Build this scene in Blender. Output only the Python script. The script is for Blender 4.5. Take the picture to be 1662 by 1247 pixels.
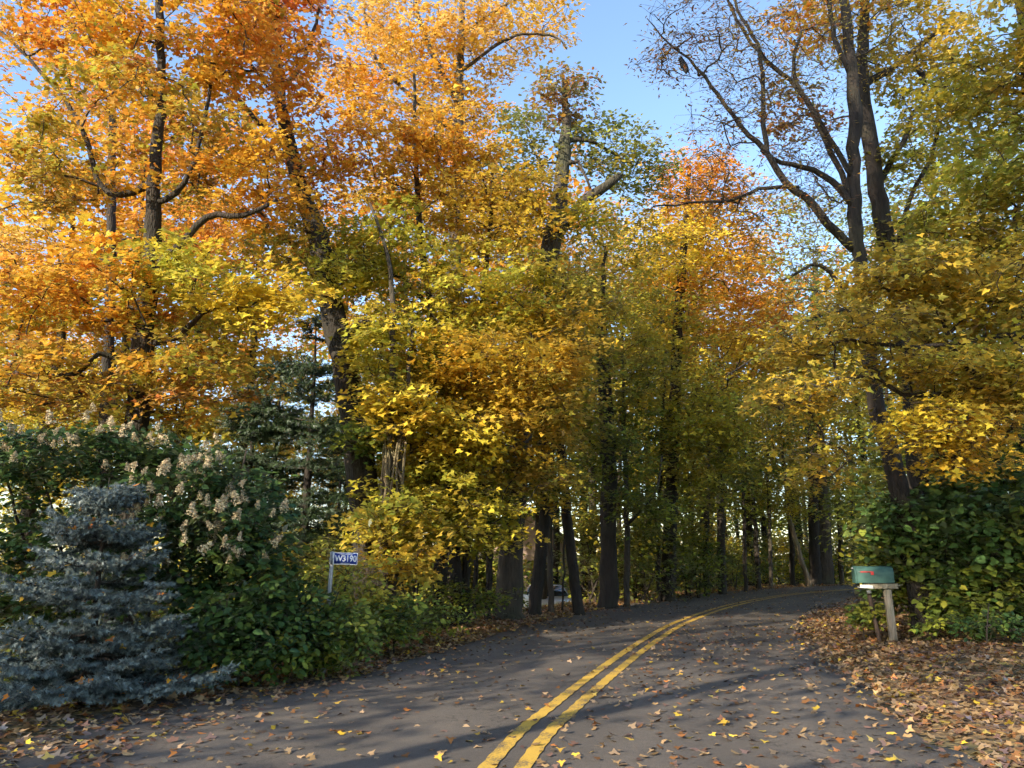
import bpy, math, random
import numpy as np
from mathutils import Vector, Matrix, noise as mnoise

# ------------------------------------------------------------------ camera, light, exposure
R = math.radians
for o in list(bpy.data.objects): bpy.data.objects.remove(o)
scene = bpy.context.scene
col = scene.collection
FPX, CAM_H, HZ = 1230.0, 1.4, 900.0            # focal length in photo pixels, eye height, horizon row
PITCH = math.atan((HZ - 623.5) / FPX)
cam_d = bpy.data.cameras.new('camera'); cam = bpy.data.objects.new('camera', cam_d); col.objects.link(cam)
cam.location = (0, 0, CAM_H); cam.rotation_euler = (math.pi / 2 + PITCH, 0, 0)
cam_d.sensor_width = 36.0; cam_d.lens = 36.0 * FPX / 1662.0
cam_d.clip_start = 0.05; cam_d.clip_end = 3000.0
scene.camera = cam

SUN_EL, SUN_AZ = R(24.0), R(225.0)              # compass bearing of the sun, clockwise from +Y (behind, to the left)
sdir = Vector((math.sin(SUN_AZ) * math.cos(SUN_EL), math.cos(SUN_AZ) * math.cos(SUN_EL), math.sin(SUN_EL)))
world = bpy.data.worlds.new('World'); scene.world = world; world.use_nodes = True
wn = world.node_tree.nodes; wl = world.node_tree.links
sky = wn.new('ShaderNodeTexSky'); sky.sky_type = 'NISHITA'; sky.sun_disc = False
sky.sun_elevation = SUN_EL; sky.sun_rotation = SUN_AZ
sky.air_density = 1.0; sky.dust_density = 0.6; sky.ozone_density = 2.0
wl.new(sky.outputs[0], wn['Background'].inputs[0]); wn['Background'].inputs[1].default_value = 0.15
sun_d = bpy.data.lights.new('sun', 'SUN'); sun = bpy.data.objects.new('sun', sun_d); col.objects.link(sun)
sun_d.energy = 3.6; sun_d.angle = R(0.5); sun_d.color = (1.0, 0.86, 0.66)
sun.rotation_euler = sdir.to_track_quat('Z', 'Y').to_euler()
vs = scene.view_settings
vs.view_transform = 'Standard'; vs.look = 'None'; vs.exposure = 1.55; vs.gamma = 1.0; vs.use_curve_mapping = False
cy = scene.cycles
cy.use_denoising = True; cy.max_bounces = 8; cy.diffuse_bounces = 5; cy.glossy_bounces = 1
cy.transmission_bounces = 4; cy.transparent_max_bounces = 4; cy.use_adaptive_sampling = True; cy.adaptive_threshold = 0.03
cy.caustics_reflective = False; cy.caustics_refractive = False

rng = np.random.default_rng(7); random.seed(7)

# ------------------------------------------------------------------ helpers: pixels to places
_c, _s = math.cos(PITCH), math.sin(PITCH)
def P(px, py, D):
    """point that stands D metres ahead and shows at photo pixel px, py"""
    x = (px - 831) / FPX; y = -(py - 623.5) / FPX
    dy = _c - y * _s
    t = D / dy
    return np.array([x * t, D, CAM_H + (_s + y * _c) * t])

CTR = np.array([(-2.6, -60), (-2.2, -30), (-1.6, -10), (-1.05, 0), (-0.02, 5.53), (0.51, 7.55), (1.33, 10.2), (2.35, 13.24), (3.57, 16.47),
                (5.76, 21.11), (8.35, 25.44), (10.4, 28.15), (13.9, 31.5), (19.5, 35.3), (28, 39.5), (40, 43.5), (60, 47), (90, 48)], float)
def catmull(pts, n):
    pts = np.asarray(pts, float); out = []
    for i in range(len(pts) - 1):
        p0 = pts[max(i - 1, 0)]; p1 = pts[i]; p2 = pts[i + 1]; p3 = pts[min(i + 2, len(pts) - 1)]
        for k in range(n):
            t = k / n
            out.append(0.5 * ((2 * p1) + (-p0 + p2) * t + (2 * p0 - 5 * p1 + 4 * p2 - p3) * t * t + (-p0 + 3 * p1 - 3 * p2 + p3) * t ** 3))
    out.append(pts[-1]); return np.array(out)
ROAD = catmull(CTR, 14)
_rt = np.gradient(ROAD, axis=0); _rt /= np.linalg.norm(_rt, axis=1)[:, None]
_rn = np.stack([_rt[:, 1], -_rt[:, 0]], 1)      # points to the right-hand verge
LEFT_W, RIGHT_W = 3.15, 2.65
def lateral(x, y):
    """signed distance from the centre line (right positive), vectorised"""
    x = np.atleast_1d(x).astype(float); y = np.atleast_1d(y).astype(float)
    out = np.empty(x.shape)
    for a in range(0, len(x), 4000):
        dx = x[a:a + 4000, None] - ROAD[None, :, 0]; dy = y[a:a + 4000, None] - ROAD[None, :, 1]
        d2 = dx * dx + dy * dy; i = d2.argmin(1); k = np.arange(len(i))
        out[a:a + 4000] = dx[k, i] * _rn[i, 0] + dy[k, i] * _rn[i, 1]
        far = np.sqrt(d2[k, i]); out[a:a + 4000] = np.where(np.abs(out[a:a + 4000]) < far * .9, np.sign(out[a:a + 4000]) * far, out[a:a + 4000])
    return out
def sstep(a, b, v):
    t = np.clip((v - a) / (b - a), 0, 1); return t * t * (3 - 2 * t)
def ground_z(x, y):
    x = np.atleast_1d(x).astype(float); y = np.atleast_1d(y).astype(float)
    s = lateral(x, y)
    n = 0.05 * np.sin(x * 1.3 + 1.7 * np.sin(y * .6)) * np.sin(y * 1.1 + x * .4) + .025 * np.sin(x * 3.1 + y * 2.3)
    z = np.where(s < 0, -1.5 * sstep(4.0, 10.5, -s) + .05 * sstep(3.2, 4.2, -s), .16 * sstep(2.7, 5.5, s) + .5 * sstep(6, 22, s))
    edge = np.where(s < 0, sstep(LEFT_W - .1, LEFT_W + 1.2, -s), sstep(RIGHT_W - .1, RIGHT_W + 1.0, s))
    return -0.05 + edge * (z + .05 + n)
def gz1(x, y): return float(ground_z([x], [y])[0])

# ------------------------------------------------------------------ helpers: materials
def mat(name):
    m = bpy.data.materials.new(name); m.use_nodes = True
    nt = m.node_tree; nt.nodes.clear()
    out = nt.nodes.new('ShaderNodeOutputMaterial')
    return m, nt, out
def N(nt, t, **kw):
    n = nt.nodes.new(t)
    for k, v in kw.items():
        if k.startswith('i_'):
            key = k[2:]; key = int(key) if key.isdigit() else key.replace('_', ' ')
            n.inputs[key].default_value = v
        else: setattr(n, k, v)
    return n
def ramp(nt, src, stops):
    r = nt.nodes.new('ShaderNodeValToRGB'); e = r.color_ramp.elements
    while len(e) < len(stops): e.new(0.5)
    for i, (p, c) in enumerate(stops): e[i].position = p; e[i].color = (*c, 1)
    nt.links.new(src, r.inputs[0]); return r
def bump(nt, src, strength, dist):
    b = N(nt, 'ShaderNodeBump'); b.inputs['Strength'].default_value = strength; b.inputs['Distance'].default_value = dist
    nt.links.new(src, b.inputs['Height']); return b
def leaf_material(name, trans=0.45, gloss=0.12):
    m, nt, out = mat(name); L = nt.links.new
    a = N(nt, 'ShaderNodeAttribute', attribute_name='tint')
    tc = N(nt, 'ShaderNodeTexCoord')
    nz = N(nt, 'ShaderNodeTexNoise', i_Scale=38.0, i_Detail=2.0); L(tc.outputs['Object'], nz.inputs['Vector'])
    hs = N(nt, 'ShaderNodeHueSaturation'); L(a.outputs['Color'], hs.inputs['Color'])
    mr = N(nt, 'ShaderNodeMapRange'); mr.inputs[3].default_value = .72; mr.inputs[4].default_value = 1.22
    L(nz.outputs[0], mr.inputs[0]); L(mr.outputs[0], hs.inputs['Value'])
    d = N(nt, 'ShaderNodeBsdfDiffuse'); t = N(nt, 'ShaderNodeBsdfTranslucent'); g = N(nt, 'ShaderNodeBsdfGlossy'); g.inputs['Roughness'].default_value = .45
    g.inputs['Color'].default_value = (.8, .8, .8, 1)
    L(hs.outputs[0], d.inputs[0]); L(hs.outputs[0], t.inputs[0])
    mx = N(nt, 'ShaderNodeMixShader'); mx.inputs[0].default_value = trans; L(d.outputs[0], mx.inputs[1]); L(t.outputs[0], mx.inputs[2])
    if gloss <= 0: L(mx.outputs[0], out.inputs[0]); return m
    fr = N(nt, 'ShaderNodeFresnel', i_IOR=1.4); mu = N(nt, 'ShaderNodeMath', operation='MULTIPLY'); mu.inputs[1].default_value = gloss * 4
    L(fr.outputs[0], mu.inputs[0])
    m2 = N(nt, 'ShaderNodeMixShader'); L(mu.outputs[0], m2.inputs[0]); L(mx.outputs[0], m2.inputs[1]); L(g.outputs[0], m2.inputs[2])
    L(m2.outputs[0], out.inputs[0]); return m
def bark_material(name, dark, light, zscale=.22, sc=9.0):
    m, nt, out = mat(name); L = nt.links.new
    tc = N(nt, 'ShaderNodeTexCoord'); mp = N(nt, 'ShaderNodeMapping'); mp.inputs['Scale'].default_value = (1, 1, zscale)
    L(tc.outputs['Object'], mp.inputs[0])
    n1 = N(nt, 'ShaderNodeTexNoise', i_Scale=sc, i_Detail=6.0, i_Roughness=.65); L(mp.outputs[0], n1.inputs['Vector'])
    v = N(nt, 'ShaderNodeTexVoronoi', feature='DISTANCE_TO_EDGE', i_Scale=sc * 2.2); L(mp.outputs[0], v.inputs['Vector'])
    n2 = N(nt, 'ShaderNodeTexNoise', i_Scale=1.1, i_Detail=3.0); L(tc.outputs['Object'], n2.inputs['Vector'])
    r = ramp(nt, n1.outputs[0], [(.3, dark), (.7, light)])
    r2 = ramp(nt, n2.outputs[0], [(.45, (1, 1, 1)), (.68, (.75, .95, .7))])
    mm = N(nt, 'ShaderNodeMix', data_type='RGBA', blend_type='MULTIPLY'); mm.inputs[0].default_value = 1
    L(r.outputs[0], mm.inputs[6]); L(r2.outputs[0], mm.inputs[7])
    p = N(nt, 'ShaderNodeBsdfPrincipled', i_Roughness=.92); L(mm.outputs[2], p.inputs['Base Color'])
    ad = N(nt, 'ShaderNodeMath', operation='ADD'); L(n1.outputs[0], ad.inputs[0])
    cl = N(nt, 'ShaderNodeMath', operation='MINIMUM'); cl.inputs[1].default_value = .25; L(v.outputs['Distance'], cl.inputs[0]); L(cl.outputs[0], ad.inputs[1])
    b = bump(nt, ad.outputs[0], .9, .05); L(b.outputs[0], p.inputs['Normal'])
    L(p.outputs[0], out.inputs[0]); return m
def plain(name, color, rough=.6, metal=0.0, var=.15, sc=14.0, bmp=.1, coat=0.0):
    m, nt, out = mat(name); L = nt.links.new
    tc = N(nt, 'ShaderNodeTexCoord'); n1 = N(nt, 'ShaderNodeTexNoise', i_Scale=sc, i_Detail=5.0, i_Roughness=.6); L(tc.outputs['Object'], n1.inputs['Vector'])
    c0 = tuple(max(0, v * (1 - var)) for v in color); c1 = tuple(min(1, v * (1 + var)) for v in color)
    r = ramp(nt, n1.outputs[0], [(.3, c0), (.7, c1)])
    p = N(nt, 'ShaderNodeBsdfPrincipled', i_Roughness=rough, i_Metallic=metal); L(r.outputs[0], p.inputs['Base Color'])
    p.inputs['Coat Weight'].default_value = coat
    if bmp: b = bump(nt, n1.outputs[0], bmp, .02); L(b.outputs[0], p.inputs['Normal'])
    L(p.outputs[0], out.inputs[0]); return m

M = {}
M['leaf'] = leaf_material('leaf_surface', .5, .06)
M['green_leaf'] = leaf_material('green_leaf_surface', .34, .1)
M['dry_leaf'] = leaf_material('dry_leaf_surface', .12, .05)
M['needle'] = leaf_material('needle_surface', .1, .03)
M['bark'] = bark_material('dark_bark', (.014, .010, .008), (.046, .035, .026))
M['bark_grey'] = bark_material('grey_bark', (.032, .025, .019), (.105, .083, .062))
M['bark_tan'] = bark_material('tan_shaggy_bark', (.10, .07, .045), (.34, .25, .16), .12, 14)
M['twig'] = plain('twig_bark', (.05, .038, .028), .9, 0, .35, 6, 0)

# ------------------------------------------------------------------ helpers: meshes
def mesh_np(name, verts, loops, starts, totals, material, tint=None, smooth=False):
    me = bpy.data.meshes.new(name)
    verts = np.ascontiguousarray(verts, dtype=np.float32)
    me.vertices.add(len(verts)); me.vertices.foreach_set('co', verts.ravel())
    me.loops.add(len(loops)); me.loops.foreach_set('vertex_index', np.ascontiguousarray(loops, dtype=np.int32))
    me.polygons.add(len(starts)); me.polygons.foreach_set('loop_start', np.ascontiguousarray(starts, dtype=np.int32))
    me.polygons.foreach_set('loop_total', np.ascontiguousarray(totals, dtype=np.int32))
    if smooth: me.polygons.foreach_set('use_smooth', np.ones(len(starts), dtype=bool))
    me.update(calc_edges=True)
    if tint is not None:
        a = me.attributes.new('tint', 'FLOAT_COLOR', 'POINT')
        c = np.ones((len(verts), 4), np.float32); c[:, :3] = tint; a.data.foreach_set('color', c.ravel())
    me.materials.append(material); return me
class MB:
    """collects faces into one mesh"""
    def __init__(s): s.v = []; s.f = []; s.t = []; s.n = 0; s.sm = []
    def add(s, verts, faces, tint=None):
        verts = np.asarray(verts, float); s.v.append(verts)
        s.f += [tuple(i + s.n for i in f) for f in faces]; s.n += len(verts)
        if tint is not None: s.t.append(np.broadcast_to(np.asarray(tint, float), (len(verts), 3)))
    def box(s, c, size, rot=None):
        h = np.array(size) / 2
        v = np.array([(x, y, z) for x in (-1, 1) for y in (-1, 1) for z in (-1, 1)]) * h
        if rot is not None: v = v @ np.array(rot.to_3x3()).T
        s.add(v + np.array(c), [(0, 1, 3, 2), (4, 6, 7, 5), (0, 4, 5, 1), (2, 3, 7, 6), (0, 2, 6, 4), (1, 5, 7, 3)])
    def tube(s, pts, rad, sides=8, cap=True, wob=0.0, seed=0):
        v, f = tube_vf(pts, rad, sides, cap, wob, seed); s.add(v, f)
    def mesh(s, name, material, smooth=False):
        v = np.concatenate(s.v)
        tot = np.array([len(f) for f in s.f]); st = np.concatenate([[0], np.cumsum(tot)[:-1]])
        lp = np.fromiter((i for f in s.f for i in f), dtype=np.int32)
        return mesh_np(name, v, lp, st, tot, material, np.concatenate(s.t) if s.t else None, smooth)
    def build(s, name, material, parent=None, smooth=False, bevel=0.0):
        o = obj(name, s.mesh(name, material, smooth), parent)
        if bevel:
            b = o.modifiers.new('bevel', 'BEVEL'); b.width = bevel; b.segments = 2; b.limit_method = 'ANGLE'
        return o
def tube_vf(pts, rad, sides=8, cap=True, wob=0.0, seed=0):
    pts = np.asarray(pts, float); n = len(pts); rad = np.broadcast_to(np.asarray(rad, float), (n,))
    t = np.gradient(pts, axis=0); t /= (np.linalg.norm(t, axis=1)[:, None] + 1e-9)
    u = np.cross(t[0], (0.3, 1, .1)); u /= np.linalg.norm(u) + 1e-9
    V = np.empty((n, sides, 3)); ang = np.linspace(0, 2 * math.pi, sides, endpoint=False)
    for i in range(n):
        u = u - t[i] * (u @ t[i]); u /= np.linalg.norm(u) + 1e-9; w = np.cross(t[i], u)
        rr = rad[i]
        if wob:
            k = seed * 3.7 + i * .35
            rr = rr * (1 + wob * (np.sin(ang * 3 + k) * .5 + np.sin(ang * 5 - k * 1.7) * .35 + np.sin(ang * 2 + k * 2.3) * .5))
            rr = rr[:, None]
        V[i] = pts[i] + rr * (np.cos(ang)[:, None] * u + np.sin(ang)[:, None] * w)
    f = []
    for i in range(n - 1):
        a = i * sides
        for k in range(sides):
            k2 = (k + 1) % sides; f.append((a + k, a + k2, a + sides + k2, a + sides + k))
    if cap: f.append(tuple(range(sides))[::-1]); f.append(tuple((n - 1) * sides + k for k in range(sides)))
    return V.reshape(-1, 3), f
def obj(name, data, parent=None):
    o = bpy.data.objects.new(name, data); col.objects.link(o)
    if parent is not None: o.parent = parent
    return o
def tag(o, label=None, cat=None, group=None, kind=None):
    if label: o['label'] = label
    if cat: o['category'] = cat
    if group: o['group'] = group
    if kind: o['kind'] = kind
    return o
def thing(name, label, cat, loc=(0, 0, 0), rz=0.0, group=None):
    o = obj(name, None); o.empty_display_size = .2; o.location = loc; o.rotation_euler = (0, 0, rz)
    return tag(o, label, cat, group)
def copy_tree(o, parent=None):
    c = o.copy(); col.objects.link(c); c.parent = parent
    for ch in list(o.children): copy_tree(ch, c)
    return c

# ------------------------------------------------------------------ leaves
LEAF = {
    'maple': [(0, .06), (.36, -.06), (.56, .40), (.24, .46), (0, .95), (-.24, .46), (-.56, .40), (-.36, -.06)],
    'maple10': [(0, 0), (.31, -.09), (.27, .13), (.55, .38), (.22, .43), (0, .97), (-.22, .43), (-.55, .38), (-.27, .13), (-.31, -.09)],
    'maple6': [(0, -.04), (.47, .22), (.20, .42), (0, .95), (-.20, .42), (-.47, .22)],
    'oval': [(0, 0), (.30, .38), (.0, 1.0), (-.30, .38)],
    'heart': [(0, .04), (.26, -.08), (.48, .16), (.44, .48), (.22, .78), (0, 1.0), (-.22, .78), (-.44, .48), (-.48, .16), (-.26, -.08)],
    'leaflet': [(0, 0), (.16, .45), (0, 1.0), (-.16, .45)],
    'six': [(0, 0), (.26, .22), (.28, .6), (0, 1.0), (-.28, .6), (-.26, .22)],
}
def leaf_verts(shape, fold=.22, droop=.28):
    a = np.array(LEAF[shape], float); z = fold * np.abs(a[:, 0]) - droop * a[:, 1] ** 2 * .5
    return np.column_stack([a[:, 0], a[:, 1], z])
def leaves_np(pos, normal, yaw, size, tint, shape, fold=.22, droop=.28):
    """pos (n,3), normal (n,3), yaw (n), size (n), tint (n,3) -> arrays for one mesh"""
    T = leaf_verts(shape, fold, droop); K = len(T); n = len(pos)
    nz = normal / (np.linalg.norm(normal, axis=1)[:, None] + 1e-9)
    ref = np.column_stack([np.cos(yaw), np.sin(yaw), np.zeros(n)])
    y = ref - nz * (ref * nz).sum(1)[:, None]; y /= (np.linalg.norm(y, axis=1)[:, None] + 1e-9)
    x = np.cross(y, nz)
    sc = size[:, None, None]
    V = pos[:, None, :] + sc * (T[None, :, 0:1] * x[:, None, :] + T[None, :, 1:2] * y[:, None, :] + T[None, :, 2:3] * nz[:, None, :])
    return V.reshape(-1, 3), np.repeat(tint, K, axis=0), K
def leaf_mesh(name, parts, material):
    """parts: list of (verts, tint, K)"""
    vs_, ts_, lp, st, tt = [], [], [], [], []; off = 0; ls = 0
    for v, t, K in parts:
        n = len(v) // K
        vs_.append(v); ts_.append(t); lp.append(np.arange(len(v)) + off)
        st.append(ls + np.arange(n) * K); tt.append(np.full(n, K)); off += len(v); ls += len(v)
    return mesh_np(name, np.concatenate(vs_), np.concatenate(lp), np.concatenate(st), np.concatenate(tt), material, np.concatenate(ts_))

C_ = dict(red=(.62, .13, .04), rust=(.52, .19, .05), orange=(.80, .30, .04), amber=(.84, .43, .04), gold=(.86, .55, .06), pale=(.88, .60, .18),
          yellow=(.84, .63, .06), lemon=(.76, .68, .08), lime=(.44, .48, .06), olive=(.36, .33, .045), moss=(.20, .24, .04), green=(.075, .135, .028),
          dark=(.04, .08, .022), teal=(.05, .11, .05), sage=(.24, .29, .12), brown=(.23, .11, .045), tan=(.42, .27, .13), ochre=(.56, .40, .06),
          leafg=(.12, .22, .06), drab=(.30, .20, .10), blue=(.16, .23, .26), bluetip=(.30, .38, .40), purple=(.17, .10, .08))
PAL = {k: [(C_[n], w) for n, w in v] for k, v in dict(
    redorange=[('red', 2), ('orange', 4), ('amber', 2), ('rust', 2)],
    orange=[('orange', 4), ('amber', 4), ('gold', 2), ('rust', 1)],
    amber=[('amber', 4), ('gold', 4), ('orange', 2), ('ochre', 2)],
    palegold=[('pale', 4), ('gold', 4), ('amber', 2)],
    gold=[('gold', 4), ('yellow', 3), ('ochre', 3), ('amber', 1)],
    yellow=[('yellow', 4), ('gold', 2), ('lemon', 3), ('ochre', 1)],
    yelgreen=[('lemon', 2), ('yellow', 3), ('lime', 4), ('olive', 3), ('ochre', 2)],
    olive=[('olive', 4), ('ochre', 3), ('lime', 2), ('moss', 2), ('yellow', 1)],
    olivegold=[('ochre', 5), ('olive', 3), ('gold', 3), ('lime', 1)],
    green=[('green', 4), ('moss', 3), ('lime', 1), ('olive', 1)],
    leafgreen=[('leafg', 5), ('moss', 2), ('green', 4)],
    mixed=[('amber', 4), ('gold', 4), ('orange', 2), ('olive', 2), ('lime', 1)],
    deep=[('green', 4), ('dark', 3), ('teal', 2), ('moss', 1)],
    mossy=[('moss', 4), ('olive', 3), ('green', 3), ('lime', 1)],
    sage=[('sage', 5), ('lime', 2), ('olive', 2), ('ochre', 1)],
    rusty=[('rust', 3), ('sage', 3), ('brown', 2), ('ochre', 2)],
    brownolive=[('ochre', 4), ('olive', 3), ('rust', 2), ('amber', 2), ('lime', 1)],
    brown=[('brown', 3), ('rust', 2), ('ochre', 3), ('purple', 2)],
    litter=[('brown', 6), ('tan', 7), ('drab', 5), ('rust', 1.2), ('ochre', 1.2), ('gold', .5), ('purple', 3)],
).items()}
def pick(pal, n):
    cs = np.array([c for c, w in PAL[pal]]); w = np.array([w for c, w in PAL[pal]], float)
    return cs[rng.choice(len(cs), n, p=w / w.sum())]
def unit(n):
    v = rng.normal(size=(n, 3)); return v / np.linalg.norm(v, axis=1)[:, None]

# ------------------------------------------------------------------ a woody plant: stems given, branches grown to leaf sprays
def resample(pts, step):
    pts = np.asarray(pts, float); c = catmull(pts[:, :], 10)
    d = np.concatenate([[0], np.cumsum(np.linalg.norm(np.diff(c[:, :3], axis=0), axis=1))])
    n = max(3, int(d[-1] / step) + 1); q = np.linspace(0, d[-1], n)
    return np.column_stack([np.interp(q, d, c[:, k]) for k in range(c.shape[1])])
def to_ground(w, flare=1.35):
    """prolong a stem (world points + radius) down to the ground"""
    w = np.asarray(w, float); p = w[0]; q = w[1]
    dr = p[:3] - q[:3]; dr = dr / np.linalg.norm(dr); dr = dr * .6 + np.array([0, 0, -.4]); 
    base = p[:3].copy()
    for _ in range(3):
        g = gz1(base[0], base[1]) - .12; t = (p[2] - g) / max(-dr[2], .2); base = p[:3] + dr * max(t, 0)
    if p[2] - base[2] < .15:
        w[0, 2] = base[2]; w[0, 3] *= flare; return w
    mid = p[:3] * .35 + base * .65
    low = p[:3] * .12 + base * .88
    return np.vstack([[*base, p[3] * 1.75], [*low, p[3] * 1.3], [*mid, p[3] * 1.07], w])
def plant(name, label, cat, stems, blobs, limbs=(), leaf=('maple', .13), bark='bark', spray=.55, per=46, flat=.32, group=None,
          leafmat='leaf', tipr=.006, gap=.5, sides=12, world=False, twigs=5, droop=0.25, origin=None, jit=.12, limbname='limb', maxr=.07, upright=0.0):
    W = (lambda a: np.array([*P(a[0], a[1], a[2]), a[3]])) if not world else (lambda a: np.array(a, float))
    st = [resample(to_ground([W(a) for a in s]), .28) for s in stems]
    base = st[0][0, :3].copy(); base[2] = gz1(base[0], base[1])
    if origin is not None: base = np.array(origin, float)
    root = thing(name, label, cat, base, 0, group)
    nodes = [st_[:, :3] for st_ in st]; nrad = [st_[:, 3] for st_ in st]
    for i, s_ in enumerate(st):
        mb = MB(); q = s_.copy(); q[:, :3] -= base
        if jit: q[1:-1, :2] += rng.normal(0, jit * .12, (len(q) - 2, 2))
        mb.tube(q[:, :3], q[:, 3], sides, True, .10 if s_[0, 3] > .08 else .05, i + len(name)); mb.build('trunk' if s_[0, 3] > .035 else 'stem', M[bark], root, True)
    for i, l in enumerate(limbs):
        q = resample([W(a) for a in l], .22); nodes.append(q[:, :3]); nrad.append(q[:, 3])
        mb = MB(); q = q.copy(); q[:, :3] -= base; q[1:-1, :3] += rng.normal(0, .012, (len(q) - 2, 3))
        mb.tube(q[:, :3], q[:, 3], 8, True, .08, i); mb.build(limbname, M[bark], root, True)
    # spray centres
    cen, pal, rad = [], [], []
    for b in blobs:
        if world: c = np.array(b[0:3], float); rr = np.array(b[3:6], float); n, pl = b[6], b[7]
        else:
            c = P(b[0], b[1], b[2]); k = b[2] / FPX * 1.04; rr = np.array([b[3] * k, b[5], b[4] * k]); n, pl = b[6], b[7]
        got = 0; tries = 0
        while got < n and tries < n * 12:
            tries += 1
            u = unit(1)[0] * (rng.random() ** .42); p = c + u * rr
            if p[2] < gz1(p[0], p[1]) + .15: continue
            if cen and np.min(np.sum((np.array(cen[-160:]) - p) ** 2, 1)) < (gap * spray) ** 2: continue
            cen.append(p); pal.append(pl); got += 1
    cen = np.array(cen)
    if len(cen) == 0: return root
    NP = np.concatenate(nodes); NR = np.concatenate(nrad)
    order = np.argsort([np.min(np.sum((NP - c) ** 2, 1)) for c in cen])
    cap = 40000; buf = np.empty((cap, 3)); bc = len(NP); buf[:bc] = NP
    par = -np.ones(cap, int); load = np.zeros(cap)
    minz = min(s_[0, 2] for s_ in st)
    paths = []
    for ci in order:
        c = cen[ci]; d = buf[:bc] - c; dist = np.sqrt((d * d).sum(1))
        up = d[:, 2]                                     # node above the spray is a poor parent
        cost = dist + np.where(up > 0, up * .9, up * .12) + np.where(buf[:bc, 2] < minz + .25, .8, 0)
        j = int(cost.argmin()); p0 = buf[j]; L = dist[j]
        k = max(3, int(L / .22) + 1); t = np.linspace(0, 1, k + 1)[1:, None]
        m = (p0 + c) / 2 + np.array([0, 0, L * .16 * (1 if rng.random() < .7 else -.4)]) + rng.normal(0, .07 * L, 3)
        pts = p0 * (1 - t) ** 2 + 2 * m * t * (1 - t) + c * t * t
        pts[:-1] += rng.normal(0, .018, (k - 1, 3)) if k > 1 else 0
        if bc + k >= cap: break
        buf[bc:bc + k] = pts; par[bc] = j; par[bc + 1:bc + k] = np.arange(bc, bc + k - 1)
        idx = np.arange(bc, bc + k); paths.append((j, idx)); bc += k
        a = idx[-1]
        while a >= 0 and a >= len(NP): load[a] += 1; a = par[a]
    mb = MB()
    for j, idx in paths:
        pts = np.vstack([buf[j], buf[idx]]); r = np.minimum(tipr * np.maximum(load[idx], 1) ** .45, maxr); r = np.concatenate([[r[0]], r]); r[-1] *= .6
        mb.tube(pts - base, r, 5 if r[0] > .02 else 3, False)
    # leaf sprays
    parts = []; n = len(cen); cnt = np.maximum(6, rng.normal(per, per * .3, n).astype(int)); tot = int(cnt.sum())
    ci = np.repeat(np.arange(n), cnt)
    sr = spray * rng.uniform(.5, 1.2, n)
    ax = np.column_stack([rng.normal(0, .22, n), rng.normal(0, .22, n), np.ones(n)]); ax /= np.linalg.norm(ax, axis=1)[:, None]
    ax = ax * (1 - upright) + unit(n) * upright; ax /= np.linalg.norm(ax, axis=1)[:, None]
    e1 = np.cross(ax, np.array([0.31, .95, .02])); e1 /= np.linalg.norm(e1, axis=1)[:, None]; e2 = np.cross(ax, e1)
    el = rng.uniform(.6, 1.0, n)
    rr = np.sqrt(rng.random(tot)) * sr[ci]; th = rng.random(tot) * 2 * math.pi
    hz = rng.normal(0, flat, tot) * sr[ci] * .6 - droop * rr * rr / np.maximum(sr[ci], .1)
    rel = (np.cos(th) * rr)[:, None] * e1[ci] + (np.sin(th) * rr * el[ci])[:, None] * e2[ci] + hz[:, None] * ax[ci]
    pos = cen[ci] + rel
    nor = ax[ci] + rng.normal(0, .34, (tot, 3)) + np.column_stack([np.zeros(tot), np.full(tot, -.18), np.zeros(tot)])
    yaw = np.arctan2(rel[:, 1], rel[:, 0]) + rng.normal(0, .7, tot)
    tint = np.empty((tot, 3))
    cbase = np.empty((n, 3))
    for pl in set(pal):
        k = np.array([q == pl for q in pal]); cbase[k] = pick(pl, int(k.sum()))
        kk = k[ci]; tint[kk] = pick(pl, int(kk.sum()))
    tint = tint * .5 + cbase[ci] * .5
    tint *= rng.uniform(.8, 1.2, tot)[:, None]
    size = leaf[1] * rng.uniform(.5, 1.3, tot)
    parts.append(leaves_np(pos - base, nor, yaw, size, np.clip(tint, 0, .93), leaf[0]))
    cr = obj('crown' if cat != 'shrub' else 'foliage', leaf_mesh(name + '_crown', parts, M[leafmat]), root); cr['kind'] = 'stuff'
    # twigs of each spray
    tn = n * twigs
    if tn:
        ti = np.repeat(np.arange(n), twigs); sel = np.concatenate([rng.choice(np.arange(a, a + c_), twigs, replace=c_ < twigs) for a, c_ in zip(np.concatenate([[0], np.cumsum(cnt)[:-1]]), cnt)])
        for a, b in zip(ti, sel):
            p0 = cen[a] - base; p1 = pos[b] - base
            if p1[2] != p1[2]: continue
            mb.tube([p0, p1], [tipr * .6, tipr * .3], 3, False)
    if mb.n: tw = mb.build('branchwork', M['twig'] if bark != 'bark_grey' else M['twig'], root, True); tw['kind'] = 'stuff'
    return root
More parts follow.
